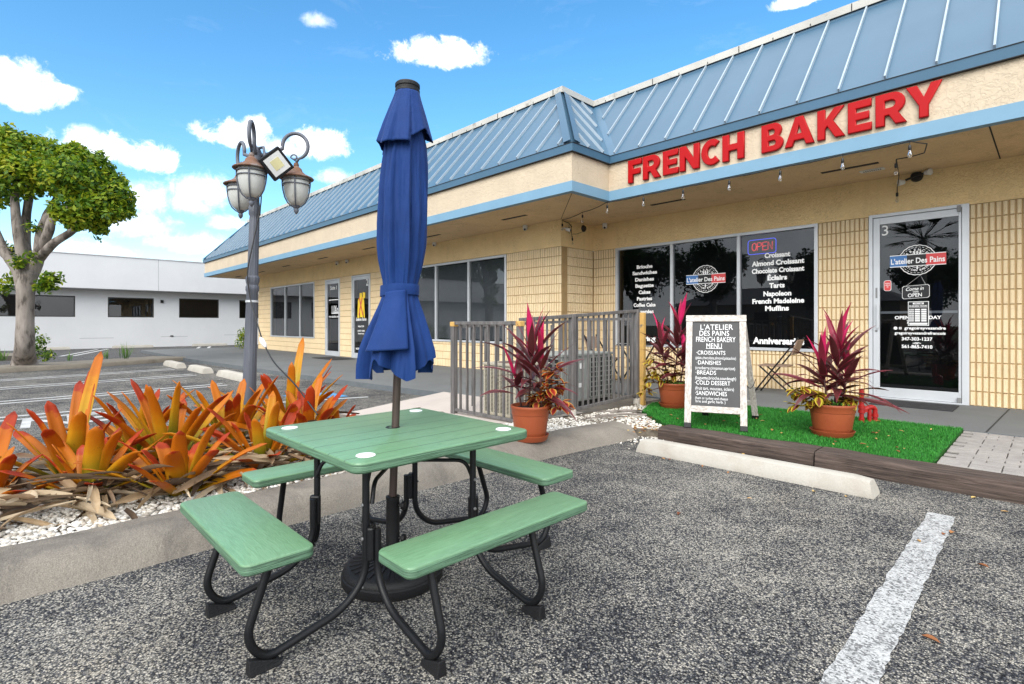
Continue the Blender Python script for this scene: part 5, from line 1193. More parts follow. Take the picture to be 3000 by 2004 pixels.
mb = MB(); mb.box((-4.66,5.84,.62),(-4.652,5.93,.70)); mb.box((-4.66,5.82,.36),(-4.652,5.92,.42)); mb.lathe([(0,.004),(.03,.003),(.03,0)], (-4.656,5.62,.66), 14, Matrix.Rotation(R(90), 3, 'Y')); mb.build('data_plate', M['white'], ac)
# dry palm sticks by the fence foot
dr = MB()
for a, b, r in (((-3.95,5.25,.12),(-3.55,5.9,.10),.012),((-4.0,5.35,.15),(-3.7,6.1,.11),.01),((-3.98,5.0,.10),(-3.7,5.5,.11),.008),((-3.9,5.5,.14),(-3.75,6.0,.09),.012)): dr.tube([a, [(p+q)/2+.02 for p, q in zip(a, b)], b], r, 6)
stuff(dr.build('dry_sticks', M['bark']), 'dry grey sticks lying on the gravel under the fence rail', 'sticks')
# ------------------------------------------------------------------ pots and plants
def make_pot(x, y, z0, r, h, label):
    t_ = thing('plant_pot', label, 'plant pot', (x,y,z0), 'terracotta plastic pots'); k = r
    mb = MB(); mb.lathe([(0,.012),(.70*k,.012),(.73*k,.02),(.80*k,h*.22),(.805*k,h*.225),(.815*k,h*.24),(.93*k,h*.74),(.945*k,h*.745),(.955*k,h*.76),(.965*k,h*.90),(1.0*k,h*.925),(1.01*k,h*.97),(.995*k,h),(.95*k,h),(.93*k,h*.96),(.90*k,h*.90)], (x,y,z0), 48); mb.build('pot_body', M['terracotta'], t_, smooth=True, auto=40)
    mb = MB(); mb.lathe([(0,.0),(.80*k,.0),(.84*k,.008),(.93*k,.05),(.945*k,.056),(.93*k,.058),(.90*k,.045),(.80*k,.014),(0,.012)], (x,y,z0-.012 if False else z0), 40); mb.build('saucer', M['terracotta'], t_, smooth=True, auto=40)
    mb = MB(); mb.lathe([(.91*k,h*.90),(.5*k,h*.925),(0,h*.93)], (x,y,z0), 24); mb.build('soil', M['soil'], t_)
    return t_
def cordyline(x, y, z, stems, seed, label):
    random.seed(seed); t_ = thing('cordyline_plant', label, 'cordyline', (x,y,z), 'burgundy cordylines in the pots'); lf = MB(); st = MB()
    for (dx, dy, hgt, nl, Ln, lx, ly) in stems:
        b = Vector((x+dx, y+dy, z-.02)); tp = b+Vector((lx, ly, hgt)); st.tube([b, (b+tp)/2+Vector((.01,.0,0)), tp], [.011,.009,.006], 7)
        for i in range(nl):
            f = i/max(1, nl-1); p = b+(tp-b)*(.25+.75*f); el_ = R(4+80*f**1.25)+random.uniform(-.15, .15); pink = .10+.42*random.random() if f < .75 else min(1, .42+.6*(f-.75)/.25+random.uniform(-.25, .15))
            strap_leaf(lf, p, i*2.4+random.uniform(-.4, .4), el_, Ln*random.uniform(.85, 1.3)*(1-.22*f), random.uniform(.062, .098)*(1-.2*f), random.uniform(.55, 1.25)*(1-.65*f), .10, 11, 'lance', rnd=pink, twist=random.uniform(-.7, .7), curl=1.1)
    lf.build('leaf_crown', M['cord'], t_, smooth=True); st.build('stem', M['stem'], t_, smooth=True); return t_
def coleus(x, y, z, blobs, seed, m, label, Lf=.085):
    random.seed(seed); t_ = thing('coleus_plant', label, 'coleus', (x,y,z), 'variegated coleus in the pots'); lf = MB(); st = MB()
    for (dx, dy, dz, r, n) in blobs:
        c = Vector((x+dx, y+dy, z+dz)); st.tube([(x+dx*.25, y+dy*.25, z-.02), (x+dx*.6, y+dy*.6, z+dz*.5), c], .005, 6)
        for i in range(n):
            d = Vector((random.gauss(0,1), random.gauss(0,1), random.gauss(.25,.8))).normalized(); p = c+d*r*random.uniform(.45, 1.)
            a = math.atan2(d.y, d.x)+random.uniform(-.5, .5)
            for q in range(2): strap_leaf(lf, p, a+random.gauss(0, .8), random.uniform(-.95, .35), Lf*random.uniform(.8, 1.3), Lf*.66, random.uniform(.2, .8), .10, 7, 'ovate')
    lf.build('foliage', m, t_, smooth=True); st.build('stem', M['stem'], t_); return t_
def sprout(x, y, z, r, label):
    mb = MB()
    for _ in range(170): a = random.uniform(0, 6.28); q = r*math.sqrt(random.random()); strap_leaf(mb, (x+q*math.cos(a), y+q*math.sin(a), z+random.uniform(-.01,.025)), random.uniform(0,6.28), random.uniform(.2,1.2), random.uniform(.02,.035), .018, .4, .2, 3, 'ovate')
    stuff(mb.build('small_ground_cover', M['moss'], smooth=True), label, 'ground cover')
PM = (-3.525,3.66); PL = (-3.60,6.55); PR = (-1.575,6.05)
make_pot(*PM, .137, .190, .335, 'terracotta pot with saucer standing on the kerb behind the table'); make_pot(*PL, .125, .215, .335, 'terracotta pot on the turf behind the chalkboard sign'); make_pot(*PR, .125, .214, .325, 'terracotta pot with wide saucer on the turf nearest the camera')
cordyline(PM[0], PM[1], .45, [(-.03,.0,.60,25,.50,.02,.03),(.05,.05,.50,21,.46,.03,.02),(-.08,-.04,.30,9,.42,-.04,-.05)], 21, 'tall burgundy cordyline with bright pink top leaves in the pot on the kerb')
coleus(PM[0], PM[1], .45, [(.10,.07,.10,.10,12),(.16,.13,.20,.11,16),(.20,.16,.06,.10,14),(.16,.16,.33,.08,10),(.06,.04,.02,.08,8)], 22, M['coleus_r'], 'red coleus with yellow leaf edges spilling from the pot on the kerb', .105)
cordyline(PL[0], PL[1], .43, [(-.02,.0,.85,20,.48,.07,.08),(-.06,-.05,.62,18,.44,-.08,-.06),(.06,.05,.45,16,.42,.03,.05)], 31, 'burgundy cordyline with a pink shoot standing behind the chalkboard sign')
coleus(PL[0], PL[1], .43, [(-.12,-.12,.10,.12,15),(-.22,-.22,.05,.12,16),(-.20,-.15,.28,.13,16),(-.02,-.05,.16,.12,15),(.06,.06,.10,.1,10),(-.26,-.28,-.1,.08,8)], 32, M['coleus_y'], 'yellow and maroon coleus filling the pot behind the chalkboard sign')
cordyline(PR[0], PR[1], .43, [(.02,.0,.62,27,.50,.03,.05),(-.04,-.03,.42,20,.48,-.04,-.02),(.06,.05,.36,17,.48,.05,.05)], 41, 'spreading burgundy cordyline with pink centre leaves in the pot nearest the pipe')
coleus(PR[0], PR[1], .43, [(-.16,-.16,.09,.09,11),(-.23,-.23,.15,.08,9),(-.10,-.13,.06,.09,11),(.11,.04,.05,.07,9),(.13,.12,.09,.07,8),(-.24,-.25,-.01,.06,5)], 42, M['coleus_y'], 'yellow-edged coleus leaning out over the left of the pot nearest the pipe', .11)
sprout(PR[0], PR[1], .435, .19, 'tiny green creeper covering the soil of the pot nearest the pipe'); sprout(PL[0], PL[1], .435, .17, 'tiny green creeper covering the soil of the pot behind the chalkboard')
# ------------------------------------------------------------------ turf, timbers, wheel stops
TURF = [(-3.05,5.37),(-.70,5.37),(-.69,7.47),(-2.0,7.48),(-3.0,7.42),(-3.75,7.36),(-4.02,6.7),(-3.86,6.25),(-3.75,5.98)]
mb = MB(); mb.add([(x,y,.118) for x, y in TURF]+[(x,y,.03) for x, y in TURF], [tuple(range(len(TURF)))]+[(i, i+len(TURF), (i+1) % len(TURF)+len(TURF), (i+1) % len(TURF)) for i in range(len(TURF))])
n = 62000; X = rng.uniform(-4.05, -.68, n*2); Y = rng.uniform(5.36, 7.48, n*2); keep = [i for i in range(n*2) if inside(X[i], Y[i], TURF)][:n]; X, Y = X[keep], Y[keep]; n = len(X)
th = rng.uniform(0, 2*PI, n); hgt = rng.uniform(.016, .034, n); wd = rng.uniform(.0022, .0045, n); lx, ly = rng.normal(0, .011, n), rng.normal(0, .011, n)
A = np.stack([X-wd*np.cos(th), Y-wd*np.sin(th), np.full(n, .116)], 1); B = np.stack([X+wd*np.cos(th), Y+wd*np.sin(th), np.full(n, .116)], 1); Cc = np.stack([X+lx, Y+ly, .116+hgt], 1)
vs = np.stack([A, B, Cc], 1).reshape(-1, 3); fs = np.arange(3*n).reshape(-1, 3); rr_ = rng.uniform(0, 1, n)
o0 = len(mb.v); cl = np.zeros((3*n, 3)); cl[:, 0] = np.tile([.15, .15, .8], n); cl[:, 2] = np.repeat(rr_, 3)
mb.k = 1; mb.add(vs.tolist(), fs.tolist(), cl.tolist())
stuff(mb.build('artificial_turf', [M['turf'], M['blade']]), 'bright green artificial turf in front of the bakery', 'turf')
def beam(name, x0, x1, y0, y1, z1, label, seed):
    mb = MB(); n = 40; random.seed(seed); vs = []; fs = []
    sec = [(y0,0),(y0-.004,.04),(y0+.003,z1-.015),(y0+.018,z1),((y0+y1)/2,z1+.004),(y1-.015,z1),(y1,z1-.02),(y1,0)]
    for i in range(n+1):
        x = x0+(x1-x0)*i/n
        for k, (y, z) in enumerate(sec): j = mnoise.noise(Vector((x*2.4, k*1.7, seed)))*.011; vs.append((x, y+j+(x-x0)*.012, max(0, z+(j if z > .02 else 0))))
    m_ = len(sec)
    for i in range(n):
        for k in range(m_-1): fs.append((i*m_+k, (i+1)*m_+k, (i+1)*m_+k+1, i*m_+k+1))
    fs += [tuple(range(m_)), tuple(n*m_+k for k in range(m_-1, -1, -1))]
    mb.add(vs, fs); return tag(mb.build(name, M['timber'], smooth=True, auto=40), label, 'timber', 'railway timbers edging the turf')
beam('timber_edging', -2.98, -1.47, 5.08, 5.35, .135, 'dark weathered timber in front of the turf, under the chalkboard feet', 1); beam('timber_edging', -1.45, 2.2, 5.06, 5.345, .142, 'dark weathered timber in front of the paved corner at the right', 2)
def wheel_stop(x0, x1, y0, y1, h, label, grp=None, m='white_conc', along='x', rz=0):
    cx_, cy_ = (x0+x1)/2, (y0+y1)/2; Ln = x1-x0; W_ = y1-y0; mb = MB(); n = 14; vs = []; fs = []
    for i in range(n+1):
        s_ = -Ln/2+Ln*i/n; e_ = .05 if i in (0, n) else 0; t_ = 1 if i not in (0, n) else .9
        for (y, z) in ((-W_/2,0),(-W_/2,h*.32),(-W_/2+.035,h*.93*t_),(-W_/2+.055,h*t_),(W_/2-.055,h*t_),(W_/2-.035,h*.93*t_),(W_/2,h*.32),(W_/2,0)):
            sx_ = s_*(1-(.035*z/h if i in (0, n) else 0)); vs.append((sx_, y+mnoise.noise(Vector((s_*3+x0, y*9, z*9)))*.003, z))
    for i in range(n):
        for k in range(7): fs.append((i*8+k, (i+1)*8+k, (i+1)*8+k+1, i*8+k+1))
    fs += [tuple(range(8)), tuple(n*8+k for k in range(7, -1, -1))]
    mb.add(vs, fs); o = mb.build('wheel_stop', M[m], smooth=True, auto=35); o.location = (cx_, cy_, .0); o.rotation_euler = (0, 0, rz)
    return tag(o, label, 'wheel stop', grp)
wheel_stop(-2.86,-.90,4.46,4.66,.125,'chipped white concrete wheel stop in front of the timber edging')
wheel_stop(-18.9,-17.2,3.5,3.75,.15,'white wheel stop farthest from the lamp post along the grey walkway', 'white wheel stops along the grey walkway'); wheel_stop(-16.4,-14.9,3.6,3.85,.15,'middle white wheel stop along the grey walkway edge left of the lamp post', 'white wheel stops along the grey walkway'); wheel_stop(-14.1,-12.2,3.7,3.95,.15,'white wheel stop directly left of the lamp post by the grey walkway', 'white wheel stops along the grey walkway')
for y, lb in ((1.5,'white wheel stop by the pale building right behind the tree trunk'),(4.95,'white wheel stop below the pale building between two striped bays'),(8.6,'white wheel stop by the pale building nearest the shop walkway')):
    wheel_stop(-34.0+(-.9),-34.0+.9,y-.1,y+.1,.14,lb,'wheel stops by the pale building',rz=R(90))
    t_ = MB(); put_text(t_, 'STAFF ONLY', (-33.88,y,.07), .08, .9, r=(0,1,0), u=(0,0,1), bold=.01)
# ------------------------------------------------------------------ chalkboard sign
FLp, FRp = on_ground(2004,1252,.137), on_ground(2190,1265,.137)
ra = (FRp-FLp); wdt = ra.length; ra.normalize(); nb = Vector((-ra.y, ra.x, 0)); BK = .40; HT = 1.215
if nb.y < 0: nb = -nb
upv = (nb*BK+Vector((0,0,HT-.0))).normalized(); HL = math.hypot(BK, HT); fn = ra.cross(upv).normalized()
if fn.dot(nb) > 0: fn = -fn
sb = thing('sidewalk_sign', 'whitewashed wooden A-frame chalkboard menu standing on the turf edge', 'A-frame sign', (FLp+FRp)/2)
def fp(x, h, d=0.): return FLp+ra*x+upv*h+fn*d
def plank(name, x0, x1, h0, h1, d0, d1, m): mb = MB(); mb.obox(fp(x0,h0,d0), ra*(x1-x0), upv*(h1-h0), fn*(d1-d0)); return mb.build(name, m, sb, bevel=.004)
SW = .068
plank('side_post', 0, SW, .05, HL-.075, -.03, 0, M['barn_wood']); plank('side_post', wdt-SW, wdt, .05, HL-.075, -.03, 0, M['barn_wood']); plank('top_rail', -.004, wdt+.004, HL-.075, HL, -.034, .004, M['barn_wood_x']); plank('bottom_rail', SW, wdt-SW, .175, .245, -.03, -.002, M['barn_wood_x'])
plank('board', SW, wdt-SW, .245, HL-.075, -.028, -.014, M['chalk'])
for x in (0, wdt-SW): plank('rubber_foot', x-.003, x+SW+.003, 0, .055, -.034, .004, M['black_plastic'])
mb = MB(); lines = [("L'ATELIER",.52,.945,.062,.34),('DES PAINS',.47,.875,.06,.31),('FRENCH BAKERY',.5,.805,.06,.41),('MENU',.47,.732,.06,.16),('·CROISSANTS',.40,.655,.046,.30),('(plain,chocolate,almond,pistachio)',.5,.598,.034,.415),('·DANISHES',.36,.545,.046,.25),('(cranberry,cinnamon,apricot)',.49,.487,.036,.405),('·BREADS',.30,.435,.046,.21),('(baguette,brioche,sourdough)',.5,.378,.036,.415),('·COLD DESSERT',.44,.325,.046,.36),('(fruit tart, mousses, éclairs)',.48,.265,.036,.39),('·SANDWICHES',.41,.212,.046,.32),('(ham or turkey and cheese',.42,.16,.030,.33),('brie and garlic herb. )',.40,.125,.030,.30)]
b0, bh = .245, HL-.075-.245
for t_, xf, zf, h, w_ in lines: put_text(mb, t_, fp(SW+(wdt-2*SW)*xf, b0+bh*(zf-.075)/.93, -.011), h, min(w_, wdt-2*SW-.01), r=ra, u=upv, bold=-.004 if h < .04 else .0)
q = fp(SW+(wdt-2*SW)*.47, b0+bh*(.700-.075)/.93, -.011); mb.add([q-ra*.085, q+ra*.085, q+ra*.085+upv*.005, q-ra*.085+upv*.005], [(0,1,2,3)])
mb.build('chalk_writing', M['chalk_ink'], sb)
# rear leg frame
top_c = FLp+upv*(HL-.03)-fn*.03
for x in (0, wdt-SW):
    a = FLp+ra*x+upv*(HL-.04)-fn*.04; b = FLp+ra*(x)+nb*.84+RT*.17+Vector((0,0,-.02)); dv = (a-b)
    mb = MB(); mb.obox(b, ra*SW, dv, nb*.03); o = mb.build('rear_leg', M['barn_wood'], sb, bevel=.004)
    mb = MB(); mb.obox(b-ra*.003-nb*.003-dv*.002, ra*(SW+.006), dv*.045, nb*.036); mb.build('rubber_foot', M['black_plastic'], o)
b = FLp+ra*SW+nb*.77+RT*.15+Vector((0,0,.16)); mb = MB(); mb.obox(b, ra*(wdt-2*SW), Vector((0,0,.06))-nb*.02, nb*.022); mb.build('rear_rail', M['barn_wood_x'], sb)
mb = MB(); a = FLp+ra*(wdt-.02)+upv*.55; c_ = FLp+ra*(wdt-.0)+nb*.66+RT*.12+Vector((0,0,.48)); mb.tube([a*(1-t_)+c_*t_-Vector((0,0,.10*4*t_*(1-t_))) for t_ in np.linspace(0,1,9)], .004, 5); mb.build('chain', M['black_metal'], sb)
# ------------------------------------------------------------------ folding chairs and table
def folding_chair(x, y, rz, label):
    t_ = thing('folding_chair', label, 'chair', (0,0,0), 'woven folding chairs')
    mb = MB(); mb.obox((-.22,-.2,.452),(.44,0,0),(0,.4,0),(0,0,.025)); mb.build('seat', M['wicker'], t_, bevel=.008)
    mb = MB(); mb.obox((.275,-.2,.66),(.09,0,.24),(0,.4,0),(.022,0,-.008)); mb.build('backrest', M['wicker'], t_, bevel=.008)
    for s_ in (-1, 1):
        mb = MB(); mb.bar((.385,s_*.19,.93),(-.29,s_*.19,.0),.022,.028,(0,1,0)); mb.build('long_leg', M['black_metal'], t_, bevel=.003)
        mb = MB(); mb.bar((-.20,s_*.165,.45),(.30,s_*.165,.0),.022,.028,(0,1,0)); mb.build('short_leg', M['black_metal'], t_, bevel=.003)
    mb = MB(); mb.tube([(.26,-.17,.03),(.26,.17,.03)], .008, 8); mb.tube([(-.25,-.19,.05),(-.25,.19,.05)], .008, 8); mb.build('crossbar', M['black_metal'], t_)
    t_.location = (x, y, ZW+.002); t_.rotation_euler = (0, 0, rz); return t_
folding_chair(-3.24, 9.25, R(4), 'brown woven folding chair under the right bakery window'); folding_chair(-6.35, 8.75, R(176), 'brown woven folding chair behind the grey fence beside the small table')
t_ = thing('bistro_table', 'small black folding bistro table under the left bakery window', 'table', (-5.7,8.95,ZW))
mb = MB(); mb.slab(-5.7, 8.95, .6, .6, .84, .862, .03, .004); mb.build('tabletop', M['black_metal'], t_)
for s_ in (-1, 1):
    for k in (-1, 1): mb = MB(); mb.bar((-5.7-k*.24,8.95+s_*.22,.84),(-5.7+k*.24,8.95+s_*.22,ZW),.022,.028,(0,1,0)); mb.build('leg', M['black_metal'], t_)
# ------------------------------------------------------------------ red standpipe, mats
rp = thing('red_standpipe', 'red painted pipe fitting with a bent elbow at the turf edge', 'pipe', (-1.53,7.2,.1))
px_ = on_ground(2524,1240,.1); px_.z = 0; mb = MB()
mb.tube([px_+Vector((0,0,.09)), px_+Vector((0,0,.50))], .024, 12); 
for z, r in ((.14,.03),(.24,.036),(.29,.036),(.36,.03)): mb.lathe([(.02,-.02),(r,-.02),(r,.02),(.02,.02)], px_+Vector((0,0,z)), 12)
mb.lathe([(.02,0),(.03,.01),(.03,.035),(.016,.045),(.016,.07),(0,.072)], px_+Vector((0,0,.42)), 10)
h0 = px_+Vector((.0,0,.25)); dd = (RT*.9+FW*.1).normalized()
mb.tube(fillet([h0, h0+dd*.12+Vector((0,0,.04)), h0+dd*.17+Vector((0,0,.02)), h0+dd*.17+Vector((0,0,-.17))], .05, 6), .027, 12)
for q, r in ((h0+dd*.04, .034),(h0+dd*.17+Vector((0,0,-.06)), .035),(h0+dd*.17+Vector((0,0,-.13)), .034)): mb.lathe([(.02,-.018),(r,-.018),(r,.018),(.02,.018)], q, 12)
mb.tube([h0+dd*.10+Vector((0,0,.02)), h0+dd*.10+Vector((0,0,-.17))], .022, 10)
mb.build('pipe_body', M['red_pipe'], rp, smooth=True, auto=45)
mb = MB(); mb.add([(-1.86,8.92,ZW+.004),(-.93,8.94,ZW+.004),(-.93,9.60,ZW+.004),(-1.82,9.58,ZW+.004),(-1.86,8.92,ZW+.016),(-.93,8.94,ZW+.016),(-.93,9.60,ZW+.016),(-1.82,9.58,ZW+.016)], [(0,3,2,1),(4,5,6,7),(0,1,5,4),(1,2,6,5),(2,3,7,6),(3,0,4,7)]); tag(mb.build('door_mat', M['rubber'], bevel=.003), 'dark rubber door mat in front of the bakery door', 'door mat')
mb = MB(); mb.box((-17.6,7.55,ZW+.002),(-16.0,8.35,ZW+.016)); tag(mb.build('door_mat', M['rubber']), 'dark door mat on the grey walkway before the suite doors', 'door mat')
# ------------------------------------------------------------------ pale building on the left
XW = -34.6
wbd = thing('pale_building', 'long low pale stucco building with dark strip windows at the left', 'building', (XW,5,0))
OPW = [(-3.8,2.63,1.62,2.69),(3.95,5.98,1.62,2.68),(7.18,9.22,1.62,2.72),(10.35,14.,1.62,2.72)]
mb = MB()
for a, b, c, d in strips(-22, 26, OPW, -.05, 2.86): mb.box((XW-.25,a,c),(XW,b,d))
mb.box((XW-.25,-22,2.86),(XW+.0,26,3.06)); mb.build('wall', M['white_wall'], wbd)
mb = MB(); mb.box((XW-.25,-22,3.07),(XW+.72,26,4.76)); mb.box((XW-.3,-22,4.76),(XW+.76,26,4.80)); mb.k = 1
mb.box((XW+.02,-21,3.035),(XW+.69,26,3.068)); mb.build('parapet', [M['white_wall'], M['white_soffit']], wbd)
mb = MB()
for y in (6.05,14.9,-2.0): mb.box((XW+.718,y,3.08),(XW+.722,y+.02,4.75))
for y0, y1, z in ((2.8,4.2,.52),(6.3,7.6,.55),(9.5,10.6,.6)): mb.box((XW-.002,y0,z),(XW+.003,y1,z+.02))
mb.build('control_joint', M['white_soffit'], wbd)
for i, (a, b, c, d) in enumerate(OPW):
    mb = MB(); mb.box((XW-.12,a,c),(XW-.03,a+.05,d)); mb.box((XW-.12,b-.05,c),(XW-.03,b,d)); mb.box((XW-.12,a+.05,d-.06),(XW-.03,b-.05,d)); mb.box((XW-.12,a+.05,c),(XW-.03,b-.05,c+.05)); o = mb.build('window', M['win_frame_dark'], wbd)
    mb = MB(); mb.quad((XW-.08,a+.05,c+.05),(XW-.08,b-.05,c+.05),(XW-.08,b-.05,d-.06),(XW-.08,a+.05,d-.06)); mb.build('pane', M['glass'], o)
    mb = MB(); mb.box((XW-.24,a,c),(XW-.2,b,d)); mb.build('shade', M['win_film'] if i in (0, 2) else M['interior'], o)
mb = MB(); mb.box((XW,6.28,2.44),(XW+.08,6.42,2.60)); mb.box((XW,6.75,.56),(XW+.03,6.9,.62)); mb.build('wall_box', M['vent'], wbd)
# kerb strip with tree between the two lots
kf = dens([(-18.55,-6.),(-18.75,-.2),(-19.35,1.6),(-20.3,3.5),(-20.9,4.55)], .4)
def kerb_pts(path, off): return path
o = kerb_strip('concrete_kerb', kf, [(-.02,-.02),(0,.10),(.04,.125),(.5,.13),(1.1,.13),(1.5,.12),(1.52,-.02)], M['kerb_far'], 'concrete kerb strip under the tree between the two parking lots')
mb = MB(); pk = [(-25.2,-2.4),(-24.6,-.5),(-25.4,.6),(-27.5,.4),(-27.5,-2.4)]; mb.add([(x,y,.16) for x, y in pk]+[(x,y,-.01) for x, y in pk], [tuple(range(5))]+[(i, i+5, (i+1) % 5+5, (i+1) % 5) for i in range(5)]); tag(mb.build('planter_kerb', M['kerb_far']), 'low concrete planter corner at the left edge of the photo', 'planter')
def tuft(mb, x, y, z, n, h, spread=.5):
    for _ in range(n): strap_leaf(mb, (x+random.gauss(0,.04), y+random.gauss(0,.04), z), random.uniform(0,6.28), R(random.uniform(50,88)), h*random.uniform(.6,1.1), .018, random.uniform(.1,.6), .2, 5, 'lance')
for x, y, h, lb in ((-20.6,4.1,.5,'tallest grass tuft growing on the far kerb strip'),(-20.1,2.9,.32,'low grass tuft on the far kerb left of the tallest one'),(-19.4,1.5,.28,'small weed on the kerb strip near the tree')):
    p = on_ground(*{.5: (367,1052), .32: (312,1052), .28: (203,1058)}[h], .12); mb = MB(); tuft(mb, p.x, p.y, .12, 26 if h > .4 else 14, h*1.1); tag(mb.build('grass_tuft', M['grass_weed'], smooth=True), lb, 'weed', 'weeds on the far kerb')
# ------------------------------------------------------------------ trees
def leaf_cloud(mb, c, rad, n, size, seed, shell=.55, flat=1.):
    r_ = np.random.default_rng(seed); d = r_.normal(size=(n, 3)); d /= np.linalg.norm(d, axis=1)[:, None]; rr = rad*(shell+(1-shell)*r_.random(n)**.6)*(1+.22*np.sin(d[:, 0]*7+seed)*np.sin(d[:, 1]*6+seed)*np.sin(d[:, 2]*5)); p = np.array(c)+d*rr[:, None]*np.array([1, 1, flat])
    u = r_.normal(size=(n, 3)); nrm = d*.6+r_.normal(size=(n, 3))*.6+np.array([0, 0, .5]); nrm /= np.linalg.norm(nrm, axis=1)[:, None]; u -= nrm*(u*nrm).sum(1)[:, None]; u /= np.linalg.norm(u, axis=1)[:, None]; v = np.cross(nrm, u)
    s_ = size*r_.uniform(.65, 1.25, n)[:, None]; k = .42
    q = np.stack([p-u*s_*.5, p-u*s_*.05+v*s_*k*.55-nrm*s_*.04, p+u*s_*.5-nrm*s_*.1, p-u*s_*.05-v*s_*k*.55-nrm*s_*.04], 1).reshape(-1, 3)
    cl = np.zeros((n*4, 3)); tone = np.clip(.45+.22*r_.normal(size=n)*.6+.12*np.sin(p[:, 0]*2.1+p[:, 2]*1.7), 0, 1); cl[:, 0] = np.repeat(tone, 4); cl[:, 2] = np.repeat(r_.random(n), 4)
    mb.add(q.tolist(), (np.arange(n*4).reshape(-1, 4)).tolist(), cl.tolist())
DT_ = 14.1
def tp(x, y, dd=0.): return at_depth(x*VS, y*VS, DT_+dd)      # survey in view pixels at the tree's distance
TB = on_ground(71, 1070, .12)
tr = thing('leafy_tree', 'broad green tree with pale multi-stemmed trunk on the kerb strip at the left', 'tree', TB)
mb = MB()
def limb(pts_, rs): 
    P_ = [Vector(p) for p in pts_]; sm = []; rr = []
    for i in range(len(P_)-1):
        p0, p1, p2, p3 = P_[max(i-1,0)], P_[i], P_[i+1], P_[min(i+2,len(P_)-1)]
        for k in range(5):
            t_ = k/5; sm.append(.5*((2*p1)+(p2-p0)*t_+(2*p0-5*p1+4*p2-p3)*t_*t_+(3*p1-p0-3*p2+p3)*t_**3)); r = rs[i]*(1-t_)+rs[i+1]*t_; rr.append(r*(1+.10*mnoise.noise(sm[-1]*2.2)))
    sm.append(P_[-1]); rr.append(rs[-1]); mb.tube(sm, rr, 14)
bz = TB-Vector((0,0,.15))
limb([bz, TB+Vector((0,0,.12)), tp(57,790), tp(58,720), tp(60,655), tp(72,620)], [.40,.27,.205,.19,.195,.15])
limb([tp(58,680), tp(40,620,.1), tp(10,575,.1), tp(-10,530,.1), tp(-40,450,.0)], [.16,.14,.12,.10,.07])
limb([tp(64,650), tp(88,590,.1), tp(92,540,0), tp(108,500,0), tp(140,480,0), tp(175,455,.1), tp(205,425,.2)], [.16,.135,.12,.105,.09,.07,.05])
limb([tp(62,640), tp(45,560,-.1), tp(36,490,-.1), tp(35,440,0), tp(45,370,0)], [.15,.115,.10,.09,.06])
limb([tp(62,620), tp(58,560,.2), tp(60,500,.2), tp(68,440,.2), tp(75,360,.2)], [.16,.12,.10,.09,.05])
limb([tp(92,575), tp(112,530,-.2), tp(122,500,-.2), tp(170,470,-.3), tp(215,435,-.4)], [.13,.11,.10,.08,.04])
limb([tp(96,560,0), tp(105,500,.3), tp(122,470,.4), tp(145,420,.5), tp(160,370,.6)], [.12,.10,.085,.07,.04])
limb([tp(92,590,.1), tp(125,556,-.4), tp(165,530,-.3), tp(188,500,-.2), tp(235,465,.1)], [.12,.10,.09,.07,.04])
limb([tp(30,600,.1), tp(-10,560,.5), tp(-50,500,.7)], [.12,.1,.06])
mb.build('trunk', M['bark'], tr, smooth=True)
mb = MB(); sc = VS/FPX*DT_
LOBES = [(25,352,62,0,1500),(75,352,55,.4,1400),(45,400,60,-.3,1300),(-20,380,90,.2,1500),(130,395,65,0,1700),(115,372,52,.8,1200),(165,412,56,-.5,1300),(175,372,42,.5,900),(210,385,45,.2,1000),(205,435,55,.0,1400),(245,420,42,.3,900),(262,455,42,0,1000),(235,475,48,-.3,1000),(278,480,26,0,420),(205,482,40,-.6,700),(-60,420,80,0,1200),(150,480,32,-1.,450),(165,350,26,.2,350),(18,312,26,.1,380),(225,520,22,-.3,260),(175,505,26,-.9,300),(130,560,14,0,0)]
for i, (x, y, r, dd, n) in enumerate(LOBES):
    if n: c = tp(x, y, dd); leaf_cloud(mb, c, r*sc, int(n*1.0), .165, 50+i, .5, .85)
r_ = random.Random(5)
for i in range(60):     # stray sprigs break up the outline
    x, y, r, dd, n = r_.choice(LOBES[:20]); a = r_.uniform(0, 6.28); c = tp(x+r*1.02*math.cos(a), y+r*.9*math.sin(a), dd+r_.uniform(-.5,.5)); leaf_cloud(mb, c, .16, 16, .15, 200+i, .1)
for x, y, dd, n in ((75,520,-.2,60),(40,600,-.3,110),(110,640,-.2,170),(95,655,-.3,120),(128,640,-.1,80),(30,640,.2,120),(5,660,.2,160),(70,590,-.3,60),(28,570,.3,90),(112,655,-.2,110)): leaf_cloud(mb, tp(x, y, dd), .22, n, .14, 300+x, .1)
mb.build('crown', M['leaf'], tr)
def bush(name, label, c, blobs, m, size=.08, cat='shrub'):
    t_ = thing(name, label, cat, c); mb = MB(); st = MB()
    for i, (dx, dy, dz, r, n) in enumerate(blobs): q = Vector(c)+Vector((dx, dy, dz)); leaf_cloud(mb, q, r, n, size, 400+i+int(abs(c[0])*10), .2); st.tube([Vector(c), q], .012, 5)
    mb.build('foliage', m, t_); st.build('stem', M['bark'], t_); return t_
b = on_ground(107, 1055, .12); bush('small_shrub', 'thin green shrub growing against the right of the tree trunk', b, [(0,0,.25,.28,140),(.05,.1,.6,.24,130),(-.1,-.1,.95,.18,90),(.2,.25,.15,.22,110)], M['leaf'], .11)
b = on_ground(712, 1031, .1); b = Vector((-25.6,8.3,.1)); bush('small_shrub', 'reddish green shrub at the far corner of the shop row beside the lamp post', Vector((-26.9,8.2,.05)), [(0,0,.35,.4,260),(.1,.0,.75,.32,220),(-.2,.1,.55,.3,160)], M['leaf'], .11)
